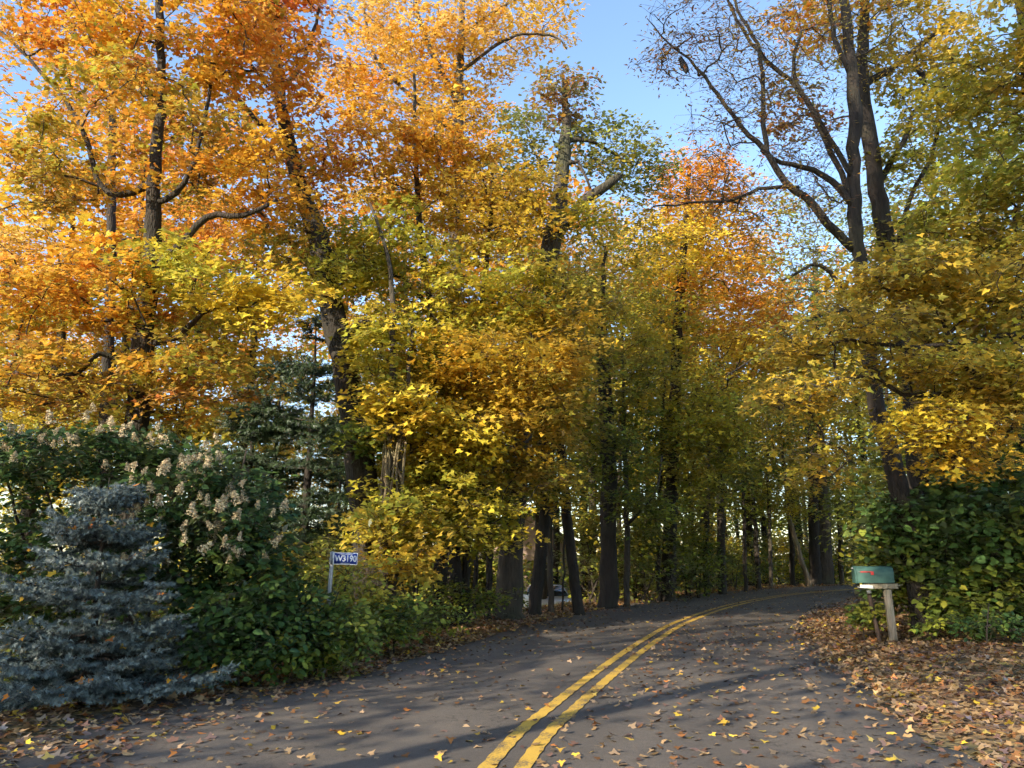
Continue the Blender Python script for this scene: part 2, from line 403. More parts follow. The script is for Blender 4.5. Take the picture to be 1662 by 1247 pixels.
#==SETTING==
# ------------------------------------------------------------------ ground
def ground_material():
    m, nt, out = mat('leaf_littered_soil'); L = nt.links.new
    tc = N(nt, 'ShaderNodeTexCoord')
    wp = N(nt, 'ShaderNodeTexNoise', i_Scale=6.0, i_Detail=3.0); L(tc.outputs['Object'], wp.inputs['Vector'])
    mxv = N(nt, 'ShaderNodeMix', data_type='RGBA', blend_type='LINEAR_LIGHT'); mxv.inputs[0].default_value = .06
    L(tc.outputs['Object'], mxv.inputs[6]); L(wp.outputs['Color'], mxv.inputs[7])
    v = N(nt, 'ShaderNodeTexVoronoi', i_Scale=13.0); L(mxv.outputs[2], v.inputs['Vector'])
    sp = N(nt, 'ShaderNodeSeparateColor'); L(v.outputs['Color'], sp.inputs[0])
    r = ramp(nt, sp.outputs[0], [(0, (.05, .032, .02)), (.3, (.13, .07, .035)), (.55, (.21, .12, .06)), (.8, (.30, .19, .09)), (1, (.36, .22, .05))])
    n2 = N(nt, 'ShaderNodeTexNoise', i_Scale=.5, i_Detail=4.0); L(tc.outputs['Object'], n2.inputs['Vector'])
    r2 = ramp(nt, n2.outputs[0], [(.42, (0, 0, 0)), (.62, (1, 1, 1))])
    mm = N(nt, 'ShaderNodeMix', data_type='RGBA'); L(r2.outputs[0], mm.inputs[0]); L(r.outputs[0], mm.inputs[6]); mm.inputs[7].default_value = (.05, .065, .022, 1)
    mh = N(nt, 'ShaderNodeMix', data_type='RGBA'); mh.inputs[0].default_value = .6; L(mm.outputs[2], mh.inputs[7]); L(r.outputs[0], mh.inputs[6])
    p = N(nt, 'ShaderNodeBsdfPrincipled', i_Roughness=.95); L(mh.outputs[2], p.inputs['Base Color'])
    b = bump(nt, v.outputs['Distance'], .8, .04); L(b.outputs[0], p.inputs['Normal']); L(p.outputs[0], out.inputs[0]); return m
g = np.sinh(np.linspace(-5.6, 5.6, 156)) / math.sinh(5.6) * 900
gx, gy = np.meshgrid(g + 3, g + 14); gx = gx.ravel(); gy = gy.ravel(); gzv = ground_z(gx, gy)
n_ = 156; ii = (np.arange(n_ - 1)[:, None] * n_ + np.arange(n_ - 1)[None, :]).ravel()
lp = np.column_stack([ii, ii + 1, ii + n_ + 1, ii + n_]).ravel()
go = obj('ground', mesh_np('ground', np.column_stack([gx, gy, gzv]), lp, np.arange(len(ii)) * 4, np.full(len(ii), 4), ground_material(), None, True))
tag(go, 'brown leaf littered forest floor falling away beside the road', None, None, 'structure')

# ------------------------------------------------------------------ road
def asphalt():
    m, nt, out = mat('worn_asphalt'); L = nt.links.new
    tc = N(nt, 'ShaderNodeTexCoord')
    n1 = N(nt, 'ShaderNodeTexNoise', i_Scale=120.0, i_Detail=3.0, i_Roughness=.7); L(tc.outputs['Object'], n1.inputs['Vector'])
    n2 = N(nt, 'ShaderNodeTexNoise', i_Scale=.55, i_Detail=5.0, i_Roughness=.6); L(tc.outputs['Object'], n2.inputs['Vector'])
    n3 = N(nt, 'ShaderNodeTexNoise', i_Scale=7.0, i_Detail=4.0); L(tc.outputs['Object'], n3.inputs['Vector'])
    r1 = ramp(nt, n1.outputs[0], [(.3, (.056, .049, .042)), (.72, (.150, .131, .112))])
    n4 = N(nt, 'ShaderNodeTexNoise', i_Scale=22.0, i_Detail=5.0, i_Roughness=.75); L(tc.outputs['Object'], n4.inputs['Vector'])
    av = N(nt, 'ShaderNodeMix', data_type='FLOAT'); av.inputs[0].default_value = .45; L(n2.outputs[0], av.inputs[2]); L(n4.outputs[0], av.inputs[3])
    r2 = ramp(nt, av.outputs[0], [(.34, (.62, .62, .64)), (.5, (.95, .94, .93)), (.66, (1.3, 1.25, 1.18))])
    mm = N(nt, 'ShaderNodeMix', data_type='RGBA', blend_type='MULTIPLY'); mm.inputs[0].default_value = 1; L(r1.outputs[0], mm.inputs[6]); L(r2.outputs[0], mm.inputs[7])
    v = N(nt, 'ShaderNodeTexVoronoi', feature='DISTANCE_TO_EDGE', i_Scale=.42); 
    wv = N(nt, 'ShaderNodeMix', data_type='RGBA', blend_type='LINEAR_LIGHT'); wv.inputs[0].default_value = .35
    L(tc.outputs['Object'], wv.inputs[6]); L(n3.outputs['Color'], wv.inputs[7]); L(wv.outputs[2], v.inputs['Vector'])
    cr = ramp(nt, v.outputs['Distance'], [(0, (.35, .35, .35)), (.009, (1, 1, 1))])
    mc = N(nt, 'ShaderNodeMix', data_type='RGBA', blend_type='MULTIPLY'); mc.inputs[0].default_value = .8; L(mm.outputs[2], mc.inputs[6]); L(cr.outputs[0], mc.inputs[7])
    at = N(nt, 'ShaderNodeAttribute', attribute_name='lat'); ab = N(nt, 'ShaderNodeMath', operation='ABSOLUTE'); L(at.outputs['Fac'], ab.inputs[0])
    wb = N(nt, 'ShaderNodeMath', operation='MULTIPLY_ADD'); wb.inputs[1].default_value = .35; L(n2.outputs[0], wb.inputs[0]); L(ab.outputs[0], wb.inputs[2])
    dv = N(nt, 'ShaderNodeMath', operation='DIVIDE'); dv.inputs[1].default_value = 4.0; L(wb.outputs[0], dv.inputs[0])
    tr = ramp(nt, dv.outputs[0], [(.12, (.88, .88, .88)), (.26, (1.16, 1.15, 1.13)), (.42, (.9, .89, .88)), (.58, (1.16, 1.15, 1.13)), (.74, (.82, .8, .78)), (.95, (.7, .66, .6))])
    mt = N(nt, 'ShaderNodeMix', data_type='RGBA', blend_type='MULTIPLY'); mt.inputs[0].default_value = 1; L(mc.outputs[2], mt.inputs[6]); L(tr.outputs[0], mt.inputs[7])
    p = N(nt, 'ShaderNodeBsdfPrincipled', i_Roughness=.82); L(mt.outputs[2], p.inputs['Base Color'])
    b = bump(nt, n1.outputs[0], .55, .012); L(b.outputs[0], p.inputs['Normal']); L(p.outputs[0], out.inputs[0]); return m
RD = catmull(CTR, 30); _t = np.gradient(RD, axis=0); _t /= np.linalg.norm(_t, axis=1)[:, None]; RNn = np.stack([_t[:, 1], -_t[:, 0]], 1)
arc = np.concatenate([[0], np.cumsum(np.linalg.norm(np.diff(RD, axis=0), axis=1))])
mb = MB(); offs = [-1.06, -1.0, -.8, -.6, -.4, -.2, .2, .4, .6, .8, 1.0, 1.06]; V = []; LAT = []
for i in range(len(RD)):
    jl = .10 * math.sin(arc[i] * 1.9) + .07 * math.sin(arc[i] * 4.7 + 1) + .04 * math.sin(arc[i] * 11)
    jr = .10 * math.sin(arc[i] * 1.6 + 2) + .07 * math.sin(arc[i] * 5.1) + .04 * math.sin(arc[i] * 12.3)
    yy = RD[i][1]; lw_, rw_ = np.interp(yy, [4, 7, 9, 12], [4.6, 4.1, 3.5, 3.1]), np.interp(yy, [5, 8, 14], [3.05, 2.9, 2.45])
    for q in offs:
        w = q * (lw_ + jl if q < 0 else rw_ + jr); p = RD[i] + RNn[i] * w
        crown = .035 * (1 - q * q); V.append((p[0], p[1], crown - (.12 if abs(q) > 1.01 else 0))); LAT.append(w)
K = len(offs)
mb.add(V, [(i * K + k, i * K + k + 1, (i + 1) * K + k + 1, (i + 1) * K + k) for i in range(len(RD) - 1) for k in range(K - 1)])
road = mb.build('road', asphalt(), None, True); at_ = road.data.attributes.new('lat', 'FLOAT', 'POINT'); at_.data.foreach_set('value', np.array(LAT, np.float32)); tag(road, 'grey asphalt country road bending right between the trees', None, None, 'structure')
def paint():
    m, nt, out = mat('worn_yellow_road_paint'); L = nt.links.new
    tc = N(nt, 'ShaderNodeTexCoord'); n1 = N(nt, 'ShaderNodeTexNoise', i_Scale=60.0, i_Detail=4.0, i_Roughness=.7); L(tc.outputs['Object'], n1.inputs['Vector'])
    n2 = N(nt, 'ShaderNodeTexNoise', i_Scale=3.0, i_Detail=4.0); L(tc.outputs['Object'], n2.inputs['Vector'])
    ad = N(nt, 'ShaderNodeMath', operation='ADD'); L(n1.outputs[0], ad.inputs[0]); L(n2.outputs[0], ad.inputs[1])
    r = ramp(nt, ad.outputs[0], [(.80, (.12, .10, .07)), (.92, (.40, .25, .045)), (1.2, (.55, .345, .05))])
    p = N(nt, 'ShaderNodeBsdfPrincipled', i_Roughness=.7); L(r.outputs[0], p.inputs['Base Color'])
    b = bump(nt, n1.outputs[0], .4, .008); L(b.outputs[0], p.inputs['Normal']); L(p.outputs[0], out.inputs[0]); return m
PAINT = paint()
for off in (-.115, .115):
    mb = MB(); V = []
    for i in range(len(RD)):
        e = .006 * math.sin(arc[i] * 23 + off * 9)
        for w in (off - .055 + e, off + .055 - e):
            p = RD[i] + RNn[i] * w; V.append((p[0], p[1], .035 * (1 - (w / 3) ** 2) + .005))
    mb.add(V, [(2 * i, 2 * i + 1, 2 * i + 3, 2 * i + 2) for i in range(len(RD) - 1)])
    mb.build('centre_line', PAINT, road)

# ------------------------------------------------------------------ fallen leaves: drifts on the verges, a thinner scatter on the asphalt
def road_z(s): 
    q = np.where(s < 0, -s / LEFT_W, s / RIGHT_W); return .035 * (1 - np.clip(q, 0, 1) ** 2)
def scatter(n, smin, smax, y0, y1, power=1.0):
    """points given by arc position and lateral offset; denser near the camera"""
    a0 = np.interp(y0, RD[:, 1], arc); a1 = np.interp(y1, RD[:, 1], arc)
    a = a0 + (a1 - a0) * rng.random(n) ** power; s = smin + (smax - smin) * rng.random(n)
    cx = np.interp(a, arc, RD[:, 0]); cy_ = np.interp(a, arc, RD[:, 1]); nx = np.interp(a, arc, RNn[:, 0]); ny = np.interp(a, arc, RNn[:, 1])
    return cx + nx * s, cy_ + ny * s, s
def litter(x, y, s, lift, size, flatn, pal='litter', shape='maple', edge=False):
    keep = np.where(s > 0, rng.random(len(s)) < np.clip((s - np.interp(y, [5, 8, 14], [2.85, 2.6, 2.1])) / .5, .10, 1), rng.random(len(s)) < np.clip((-s - np.interp(y, [4, 7, 9, 12], [3.4, 3.1, 2.8, 2.6])) / .7, .22, 1)) if edge else np.ones(len(s), bool)
    x, y, s = x[keep], y[keep], s[keep]
    n = len(x); on = (s > -4.4) & (s < 3.0)
    z = np.where(on, np.maximum(road_z(s), ground_z(x, y)), ground_z(x, y)) + .008 + rng.random(n) * lift
    nor = np.column_stack([rng.normal(0, flatn, n), rng.normal(0, flatn, n), np.ones(n) * np.where(rng.random(n) < .5, 1, -1)])
    t = pick(pal, n) * rng.uniform(.6, 1.25, n)[:, None]
    return leaves_np(np.column_stack([x, y, z]), nor, rng.random(n) * 6.28, size * rng.uniform(.6, 1.2, n), np.clip(t, 0, .9), shape, .22, .3)
pt = []
pt.append(litter(*scatter(18000, 2.1, 5.6, 3.5, 22, 1.3), .035, .07, .34, edge=True))
pt.append(litter(*scatter(3600, 1.95, 3.0, 3.5, 30, 1.2), .012, .08, .3, edge=True))
o_ = obj('fallen_leaves', leaf_mesh('verge_litter_right', pt, M['dry_leaf'])); tag(o_, 'thick drift of brown and gold fallen leaves around the mailbox verge', 'leaf litter', None, 'stuff')
pt = []
pt.append(litter(*scatter(9000, -4.6, -2.8, 3.0, 34, 1.2), .03, .08, .4, edge=True))
pt.append(litter(*scatter(4200, -3.3, -1.9, 3.0, 30, 1.3), .012, .075, .28, edge=True))
pt.append(litter(*scatter(6500, -4.0, -2.75, 8.5, 30, 1.0), .025, .075, .35))
pt.append(litter(*scatter(3000, -4.5, -2.7, 4.0, 13, 1.0), .012, .072, .25))
pt.append(litter(*scatter(1500, -9, -4.2, 4.0, 34, 1.2), .03, .1, .35))
o_ = obj('fallen_leaves', leaf_mesh('verge_litter_left', pt, M['dry_leaf'])); tag(o_, 'ribbon of brown fallen leaves along the spruce side of the road', 'leaf litter', None, 'stuff')
pt = [litter(*scatter(3000, -2.6, 2.4, 4.0, 34, 1.2), .006, .062, .2), litter(*scatter(520, .2, 1.9, 5, 16, 1.1), .006, .07, .2)]
o_ = obj('fallen_leaves', leaf_mesh('road_litter', pt, M['dry_leaf'])); tag(o_, 'thin scatter of small dry leaves blown over the asphalt', 'leaf litter', None, 'stuff')

# ------------------------------------------------------------------ roadside trees on the far (left) side
T_ = {}
T_['A'] = plant('maple_tree', 'orange topped maple with dark trunk rising behind the flowering shrub', 'tree',
    [[(222, 690, 12.2, .19), (232, 560, 12.2, .175), (243, 430, 12.2, .15), (250, 290, 12.2, .112), (262, 160, 12.2, .08), (258, 20, 12.3, .07), (250, -120, 12.4, .04)]],
    [(240, 60, 12.2, 250, 130, 1.9, 88, 'mixed'), (90, 30, 12.6, 150, 110, 1.5, 28, 'orange'), (400, 60, 12.0, 100, 120, 1.4, 44, 'orange'),
     (250, 230, 12.2, 240, 110, 2.0, 60, 'brownolive'), (60, 260, 12.6, 120, 90, 1.4, 30, 'brownolive'), (420, 300, 12.2, 90, 90, 1.2, 30, 'amber'),
     (120, 470, 11.6, 170, 90, 1.7, 62, 'amber'), (330, 470, 11.8, 140, 80, 1.6, 40, 'yelgreen'), (430, 480, 11.2, 75, 45, .8, 22, 'yellow'),
     (90, 620, 11.8, 170, 70, 1.5, 52, 'brownolive'), (300, 610, 11.9, 140, 70, 1.5, 38, 'brownolive'), (-40, 480, 12, 120, 200, 1.5, 40, 'mixed')],
    limbs=[[(246, 440, 12.2, .08), (300, 390, 12.0, .065), (340, 350, 11.9, .055), (395, 350, 11.8, .045), (450, 325, 11.7, .03)],
           [(236, 530, 12.2, .07), (190, 460, 12.4, .05), (165, 420, 12.5, .04), (150, 380, 12.5, .03)],
           [(240, 560, 12.2, .06), (290, 545, 11.8, .05), (335, 505, 11.5, .035), (370, 500, 11.4, .025)],
           [(228, 610, 12.2, .055), (165, 575, 11.9, .045), (120, 610, 11.7, .035), (50, 605, 11.6, .025)],
           [(250, 300, 12.2, .07), (170, 310, 12.4, .05), (130, 200, 12.5, .045), (60, 110, 12.6, .035), (0, 50, 12.7, .025)],
           [(250, 330, 12.2, .06), (300, 300, 12.1, .045), (330, 200, 12.0, .035), (350, 90, 12.0, .02)]],
    leaf=('maple', .106), per=62, spray=.49)
T_['A2'] = plant('maple_tree', 'slim straight trunk with thin amber crown just behind the orange topped maple', 'tree',
    [[(178, 520, 18, .12), (180, 390, 18, .115), (181, 280, 18, .10), (183, 120, 18, .07), (180, -60, 18, .04)]],
    [(120, 120, 18, 180, 170, 2, 70, 'amber'), (40, 400, 18, 110, 60, 1.5, 40, 'palegold'), (330, 380, 18, 120, 60, 1.5, 34, 'orange'), (20, 640, 18, 150, 60, 2, 50, 'yellow')],
    leaf=('maple6', .15), per=46, spray=.65)
T_['B'] = plant('maple_tree', 'tall leaning dark trunk beside the blue sign with high orange crown', 'tree',
    [[(602, 940, 14.2, .31), (590, 800, 14.2, .285), (568, 640, 14.2, .26), (545, 520, 14.2, .24), (515, 390, 14.2, .20), (478, 270, 14.2, .155), (456, 170, 14.2, .125), (448, 60, 14.2, .10), (440, -90, 14.2, .06)]],
    [(470, 20, 14.2, 90, 110, 1.6, 40, 'redorange'), (500, 250, 14.4, 100, 90, 1.5, 46, 'orange'), (440, -60, 14.2, 150, 90, 1.8, 30, 'redorange'),
     (560, 430, 13.8, 70, 70, 1.3, 34, 'yelgreen'), (470, 400, 14.8, 80, 60, 1.2, 30, 'olivegold')],
    limbs=[[(556, 560, 14.2, .07), (585, 524, 14.0, .06), (612, 527, 13.9, .05), (630, 540, 13.8, .03)],
           [(470, 245, 14.2, .07), (410, 190, 14.1, .05), (380, 150, 14.0, .03)], [(455, 150, 14.2, .06), (500, 80, 14.4, .045), (520, 10, 14.5, .03)]],
    leaf=('maple', .106), per=60, spray=.49, sides=16)
T_['C'] = plant('maple_sapling', 'twin stemmed sapling hung with shreds of tan vine bark', 'tree',
    [[(622, 960, 13.2, .105), (624, 850, 13.2, .10), (630, 760, 13.2, .10), (632, 700, 13.2, .075), (638, 560, 13.2, .055), (632, 430, 13.2, .04), (600, 330, 13.2, .025)],
     [(640, 960, 13.25, .07), (645, 830, 13.25, .07), (650, 740, 13.25, .06), (662, 640, 13.25, .04), (668, 520, 13.2, .03)]],
    [(620, 560, 13.2, 55, 70, 1.0, 30, 'yelgreen'), (640, 660, 12.8, 60, 50, .9, 30, 'yellow'), (600, 700, 13.4, 40, 50, .8, 16, 'green'), (640, 850, 13, 60, 50, .9, 22, 'olive'), (655, 910, 12.8, 60, 40, .8, 14, 'olivegold')],
    leaf=('maple', .115), bark='bark_grey', per=46, spray=.45)
for k in range(13):
    top = P(rng.uniform(622, 660), rng.uniform(690, 735), 13.1); bot = P(rng.uniform(612, 655), rng.uniform(790, 880), 13.05); lo = np.array(T_['C'].location)
    q = np.linspace(0, 1, 6)[:, None]; pts = top * (1 - q) + bot * q + np.sin(q * 3.1) * rng.normal(0, .05, 3) + rng.normal(0, .012, (6, 3)); mb = MB()
    mb.tube(pts - lo, rng.uniform(.008, .026), 5, True); mb.build('vine', M['bark_tan'], T_['C'], True)
T_['D'] = plant('maple_tree', 'big yellow green maple with drooping leafy boughs in the middle of the wood edge', 'tree',
    [[(740, 960, 15.6, .12), (735, 820, 15.6, .115), (722, 650, 15.6, .10), (700, 500, 15.6, .085), (682, 380, 15.6, .07), (676, 250, 15.6, .05), (672, 120, 15.6, .03)],
     [(752, 960, 15.7, .09), (765, 780, 15.7, .085), (775, 600, 15.7, .07), (790, 430, 15.7, .055), (800, 280, 15.7, .035)]],
    [(690, 260, 15.4, 140, 110, 2.0, 95, 'amber'), (800, 330, 15.4, 120, 110, 1.8, 80, 'gold'), (650, 420, 15.2, 110, 90, 1.8, 66, 'yelgreen'),
     (800, 480, 14.8, 150, 90, 2.0, 92, 'yelgreen'), (680, 560, 14.4, 110, 70, 1.5, 56, 'yelgreen'), (800, 600, 14.0, 140, 60, 1.6, 88, 'gold'),
     (870, 660, 14.2, 90, 60, 1.3, 48, 'olivegold'), (720, 700, 14.0, 110, 50, 1.3, 56, 'yellow'), (700, 800, 14.2, 110, 55, 1.3, 60, 'yelgreen'),
     (770, 850, 14.3, 90, 36, 1.2, 28, 'yelgreen'), (660, 860, 13.6, 70, 36, 1.0, 24, 'yelgreen'), (900, 560, 14.6, 80, 80, 1.3, 44, 'gold'), (860, 760, 14.8, 90, 45, 1.2, 34, 'olivegold')],
    limbs=[[(700, 500, 15.6, .05), (650, 450, 15.4, .04), (600, 440, 15.2, .025)], [(770, 650, 15.7, .05), (830, 600, 15.1, .04), (880, 580, 14.8, .025)],
           [(735, 800, 15.6, .05), (690, 740, 14.8, .035), (670, 710, 14.3, .02)]],
    leaf=('maple', .106), per=62, spray=.49)
T_['E'] = plant('oak_tree', 'thick grey trunk with a snapped limb stub high above the maples', 'tree',
    [[(826, 985, 17.5, .30), (832, 870, 17.5, .27), (846, 700, 17.5, .25), (868, 540, 17.5, .235), (892, 410, 17.5, .24), (908, 330, 17.5, .20), (914, 260, 17.5, .17), (920, 200, 17.6, .12), (915, 130, 17.7, .06)]],
    [(915, 160, 17.6, 65, 55, 1.1, 40, 'rusty'), (850, 230, 17.6, 60, 70, 1.2, 30, 'sage'), (985, 240, 18.0, 70, 70, 1.2, 44, 'sage'), (1040, 270, 18.4, 60, 60, 1.2, 34, 'sage'),
     (930, 470, 17.0, 90, 60, 1.2, 40, 'olivegold'), (880, 330, 16.9, 50, 70, .6, 22, 'olivegold'), (960, 350, 16.9, 60, 50, .6, 18, 'yelgreen'), (950, 560, 17.0, 60, 60, 1.2, 24, 'olive')],
    limbs=[[(895, 398, 17.5, .17), (918, 362, 17.5, .155), (945, 330, 17.5, .14), (975, 308, 17.5, .125), (1006, 284, 17.5, .10)],
           [(912, 268, 17.5, .07), (926, 262, 17.35, .055), (938, 263, 17.25, .045)], [(938, 262, 17.3, .04), (948, 285, 17.3, .035), (958, 306, 17.3, .03)],
           [(916, 230, 17.5, .07), (960, 230, 17.8, .05), (1010, 260, 18.1, .03)]],
    leaf=('six', .12), bark='bark_grey', per=44, spray=.5, sides=16)
T_['T'] = plant('maple_tree', 'tall pale gold maple whose top fills the sky above the middle of the wood', 'tree',
    [[(735, 700, 22, .24), (738, 500, 22, .22), (742, 300, 22, .19), (746, 130, 22, .14), (750, 30, 22, .10), (752, -100, 22, .05)]],
    [(640, 70, 22, 120, 90, 2.2, 80, 'palegold'), (780, 60, 22, 130, 80, 2.2, 80, 'palegold'), (880, 30, 22, 60, 50, 1.5, 22, 'palegold'), (560, 130, 22, 70, 70, 1.6, 40, 'amber'),
     (700, 170, 22, 150, 60, 2, 70, 'amber'), (720, -70, 22, 200, 60, 2.2, 50, 'palegold'), (740, 330, 22.5, 190, 110, 2, 70, 'gold'), (610, 20, 22, 60, 30, 1, 10, 'palegold')],
    limbs=[[(744, 170, 22, .10), (690, 60, 22, .07), (670, -20, 22, .05)], [(742, 220, 22, .08), (620, 110, 22, .06), (595, 40, 22, .04), (590, -10, 22, .03)],
           [(747, 60, 22, .07), (800, 20, 21.8, .05), (860, -10, 21.8, .03)], [(744, 120, 22, .06), (830, 60, 21.6, .05), (900, 60, 21.4, .03), (920, 80, 21.3, .02)]],
    leaf=('maple6', .16), bark='bark_grey', per=46, spray=.68)
def slim(name, label, pts, blobs, bark='bark', leaf=('maple6', .14), per=40, spray=.55, **kw):
    return plant(name, label, 'tree', [pts], blobs, leaf=leaf, per=per, spray=spray, bark=bark, **kw)
slim('young_tree', 'dark crooked trunk leaning left of the white car', [(868, 985, 18.5, .155), (880, 880, 18.5, .14), (886, 800, 18.5, .125), (883, 720, 18.5, .11), (878, 600, 18.6, .08), (880, 450, 18.7, .04)],
     [(870, 640, 18.6, 60, 60, 1, 24, 'olive'), (880, 520, 18.6, 70, 70, 1, 30, 'olivegold'), (850, 790, 18.3, 50, 35, .8, 14, 'mossy')])
slim('young_tree', 'straight grey brown trunk standing just left of the white car', [(894, 985, 19.2, .075), (893, 880, 19.2, .07), (895, 760, 19.2, .062), (900, 640, 19.2, .045), (905, 500, 19.2, .03)],
     [(900, 600, 19.2, 50, 60, 1, 20, 'olive'), (905, 480, 19.2, 50, 60, 1, 20, 'yelgreen')], bark='bark_grey')
slim('young_tree', 'black leaning trunk covering the right side of the white car', [(938, 985, 18.8, .135), (928, 900, 18.8, .12), (918, 800, 18.8, .11), (908, 720, 18.8, .10), (900, 600, 18.8, .075), (895, 470, 18.8, .045)],
     [(930, 690, 18.6, 60, 45, 1, 22, 'olive'), (905, 560, 18.6, 60, 60, 1, 22, 'olivegold'), (905, 790, 18.0, 40, 30, .7, 12, 'gold')])
slim('sapling', 'thread thin sapling stem standing in front of the white car', [(913, 990, 19.6, .028), (916, 900, 19.6, .026), (912, 830, 19.6, .02), (903, 780, 19.6, .014)], [(905, 790, 19.6, 25, 25, .5, 6, 'mossy')])
slim('sapling', 'thin dark sapling between the vine stems and the thick grey trunk', [(770, 985, 16.6, .05), (776, 850, 16.6, .045), (780, 720, 16.6, .035), (790, 600, 16.6, .02)], [(780, 820, 16.4, 60, 50, .9, 24, 'mossy'), (760, 720, 16.4, 50, 50, .9, 16, 'olive')])
slim('young_tree', 'stout black trunk just right of the vine hung sapling', [(716, 985, 15.2, .14), (717, 900, 15.2, .13), (722, 800, 15.2, .12), (728, 650, 15.2, .09), (732, 500, 15.3, .05)], [(730, 620, 15, 50, 60, .9, 16, 'yelgreen'), (740, 500, 15, 50, 60, .9, 16, 'gold')])
slim('sapling', 'thin black stem between the vine hung sapling and the stout black trunk', [(676, 990, 14.6, .05), (678, 900, 14.6, .045), (684, 780, 14.6, .035), (690, 640, 14.6, .02)], [(690, 690, 14.4, 40, 50, .8, 12, 'yelgreen')])
slim('sapling', 'grey stem close to the foot of the vine hung sapling', [(655, 985, 14.9, .045), (652, 900, 14.9, .04), (650, 790, 14.9, .03)], [(650, 760, 14.7, 40, 40, .8, 10, 'olive')], bark='bark_grey')
slim('sapling', 'slim black stem right of the stout black trunk', [(758, 990, 15.9, .055), (757, 900, 15.9, .05), (750, 780, 15.9, .04), (748, 650, 15.9, .025)], [(750, 700, 15.6, 40, 50, .8, 12, 'yelgreen')])
slim('sapling', 'slim sapling trunk directly left of the thick grey trunk', [(792, 985, 17.0, .07), (796, 850, 17.0, .065), (803, 700, 17.0, .05), (800, 560, 17, .03)], [(800, 760, 16.8, 50, 60, .9, 20, 'olive')])
T_['H'] = slim('oak_tree', 'straight thick dark trunk right of the white car with olive crown', [(987, 975, 21, .25), (988, 850, 21, .22), (987, 720, 21, .21), (980, 600, 21, .18), (978, 480, 21, .09), (982, 400, 21, .03)],
     [(1000, 620, 20.5, 80, 70, 1.5, 48, 'olive'), (990, 740, 20, 70, 50, 1.2, 32, 'mossy'), (1000, 500, 20.8, 80, 70, 1.5, 44, 'yelgreen'), (1010, 380, 21, 70, 70, 1.5, 40, 'olivegold'), (1040, 820, 20, 60, 40, 1.1, 24, 'mossy')], spray=.6, sides=16,
     limbs=[[(990, 760, 21, .05), (960, 720, 20.8, .04), (930, 690, 20.6, .025)]])
slim('young_tree', 'slim forked grey trunk just right of the straight thick trunk', [(1016, 970, 21.5, .085), (1018, 880, 21.5, .08), (1017, 780, 21.5, .07), (1012, 660, 21.5, .05), (1010, 540, 21.5, .03)],
     [(1020, 700, 21.3, 60, 50, 1.2, 26, 'mossy'), (1030, 590, 21.3, 60, 60, 1.2, 30, 'olive')], bark='bark_grey', limbs=[[(1020, 850, 21.5, .045), (1045, 825, 21.3, .04), (1066, 795, 21.2, .035), (1075, 740, 21.2, .025)]])
T_['J'] = slim('maple_tree', 'orange crowned maple with stout trunk near where the road starts to bend', [(1083, 962, 24, .24), (1088, 860, 24, .21), (1093, 720, 24, .19), (1098, 580, 24, .175), (1104, 470, 24, .15), (1112, 370, 24, .11), (1120, 270, 24, .06)],
     [(1130, 300, 24, 90, 60, 1.9, 64, 'orange'), (1200, 370, 24.5, 90, 80, 2, 64, 'mixed'), (1090, 400, 23.6, 80, 70, 1.8, 56, 'yellow'), (1160, 470, 24, 100, 70, 2, 64, 'amber'), (1250, 490, 24.5, 60, 60, 1.6, 32, 'orange'),
      (1080, 520, 23.4, 80, 60, 1.6, 44, 'yelgreen'), (1190, 570, 24, 90, 60, 1.7, 46, 'gold'), (1110, 640, 23, 90, 60, 1.6, 50, 'yelgreen'), (1120, 760, 22.6, 90, 60, 1.6, 52, 'olive'), (1150, 690, 22.4, 80, 50, 1.4, 40, 'yelgreen')],
     spray=.68, per=45, leaf=('maple6', .16), bark='bark', sides=14)
slim('young_tree', 'thin black stem hugging the stout maple trunk', [(1068, 962, 23.4, .06), (1070, 850, 23.4, .055), (1075, 720, 23.4, .045), (1080, 600, 23.4, .03)], [(1070, 700, 23.2, 50, 50, 1, 18, 'mossy'), (1060, 820, 23, 40, 35, .9, 14, 'mossy')])
slim('young_tree', 'dark trunk third from the road bend behind the stout maple', [(1147, 957, 27, .11), (1147, 850, 27, .10), (1150, 740, 27, .08), (1155, 600, 27, .04)], [(1150, 780, 26.5, 70, 50, 1.3, 34, 'mossy'), (1160, 660, 26.5, 70, 60, 1.3, 34, 'olive')], spray=.65)
slim('young_tree', 'broad dark trunk standing second from the road bend', [(1172, 955, 28, .16), (1170, 850, 28, .14), (1168, 740, 28, .12), (1170, 600, 28, .07)], [(1180, 740, 27.5, 70, 50, 1.3, 32, 'green'), (1210, 640, 27.5, 70, 60, 1.4, 36, 'olive')], spray=.65)
slim('young_tree', 'slender trunk nearest the inside of the road bend', [(1210, 952, 30, .075), (1208, 860, 30, .07), (1204, 760, 30, .05)], [(1210, 800, 29.5, 50, 50, 1.2, 24, 'mossy'), (1190, 730, 29, 50, 40, 1.2, 20, 'yelgreen')], spray=.65)
slim('young_tree', 'dark slanting trunk standing beyond the road bend', [(1231, 950, 32, .11), (1227, 880, 32, .10), (1222, 800, 32, .085), (1215, 700, 32, .05)], [(1230, 760, 31, 60, 60, 1.5, 30, 'olive'), (1250, 660, 31, 70, 60, 1.5, 34, 'olivegold')], spray=.7)
slim('young_tree', 'pole thin trunk beyond the bend left of the slanted pale pole', [(1251, 948, 34, .085), (1249, 860, 34, .08), (1246, 760, 34, .06), (1244, 660, 34, .035)], [(1260, 800, 33, 50, 50, 1.4, 24, 'yelgreen'), (1250, 700, 33, 60, 50, 1.4, 22, 'green')], spray=.7, bark='bark_grey')
slim('dead_tree', 'pale pole of a dead tree slanting left across the bend', [(1312, 946, 35, .12), (1298, 900, 35, .11), (1283, 850, 35, .10), (1272, 815, 35, .08)], [], bark='bark_tan')
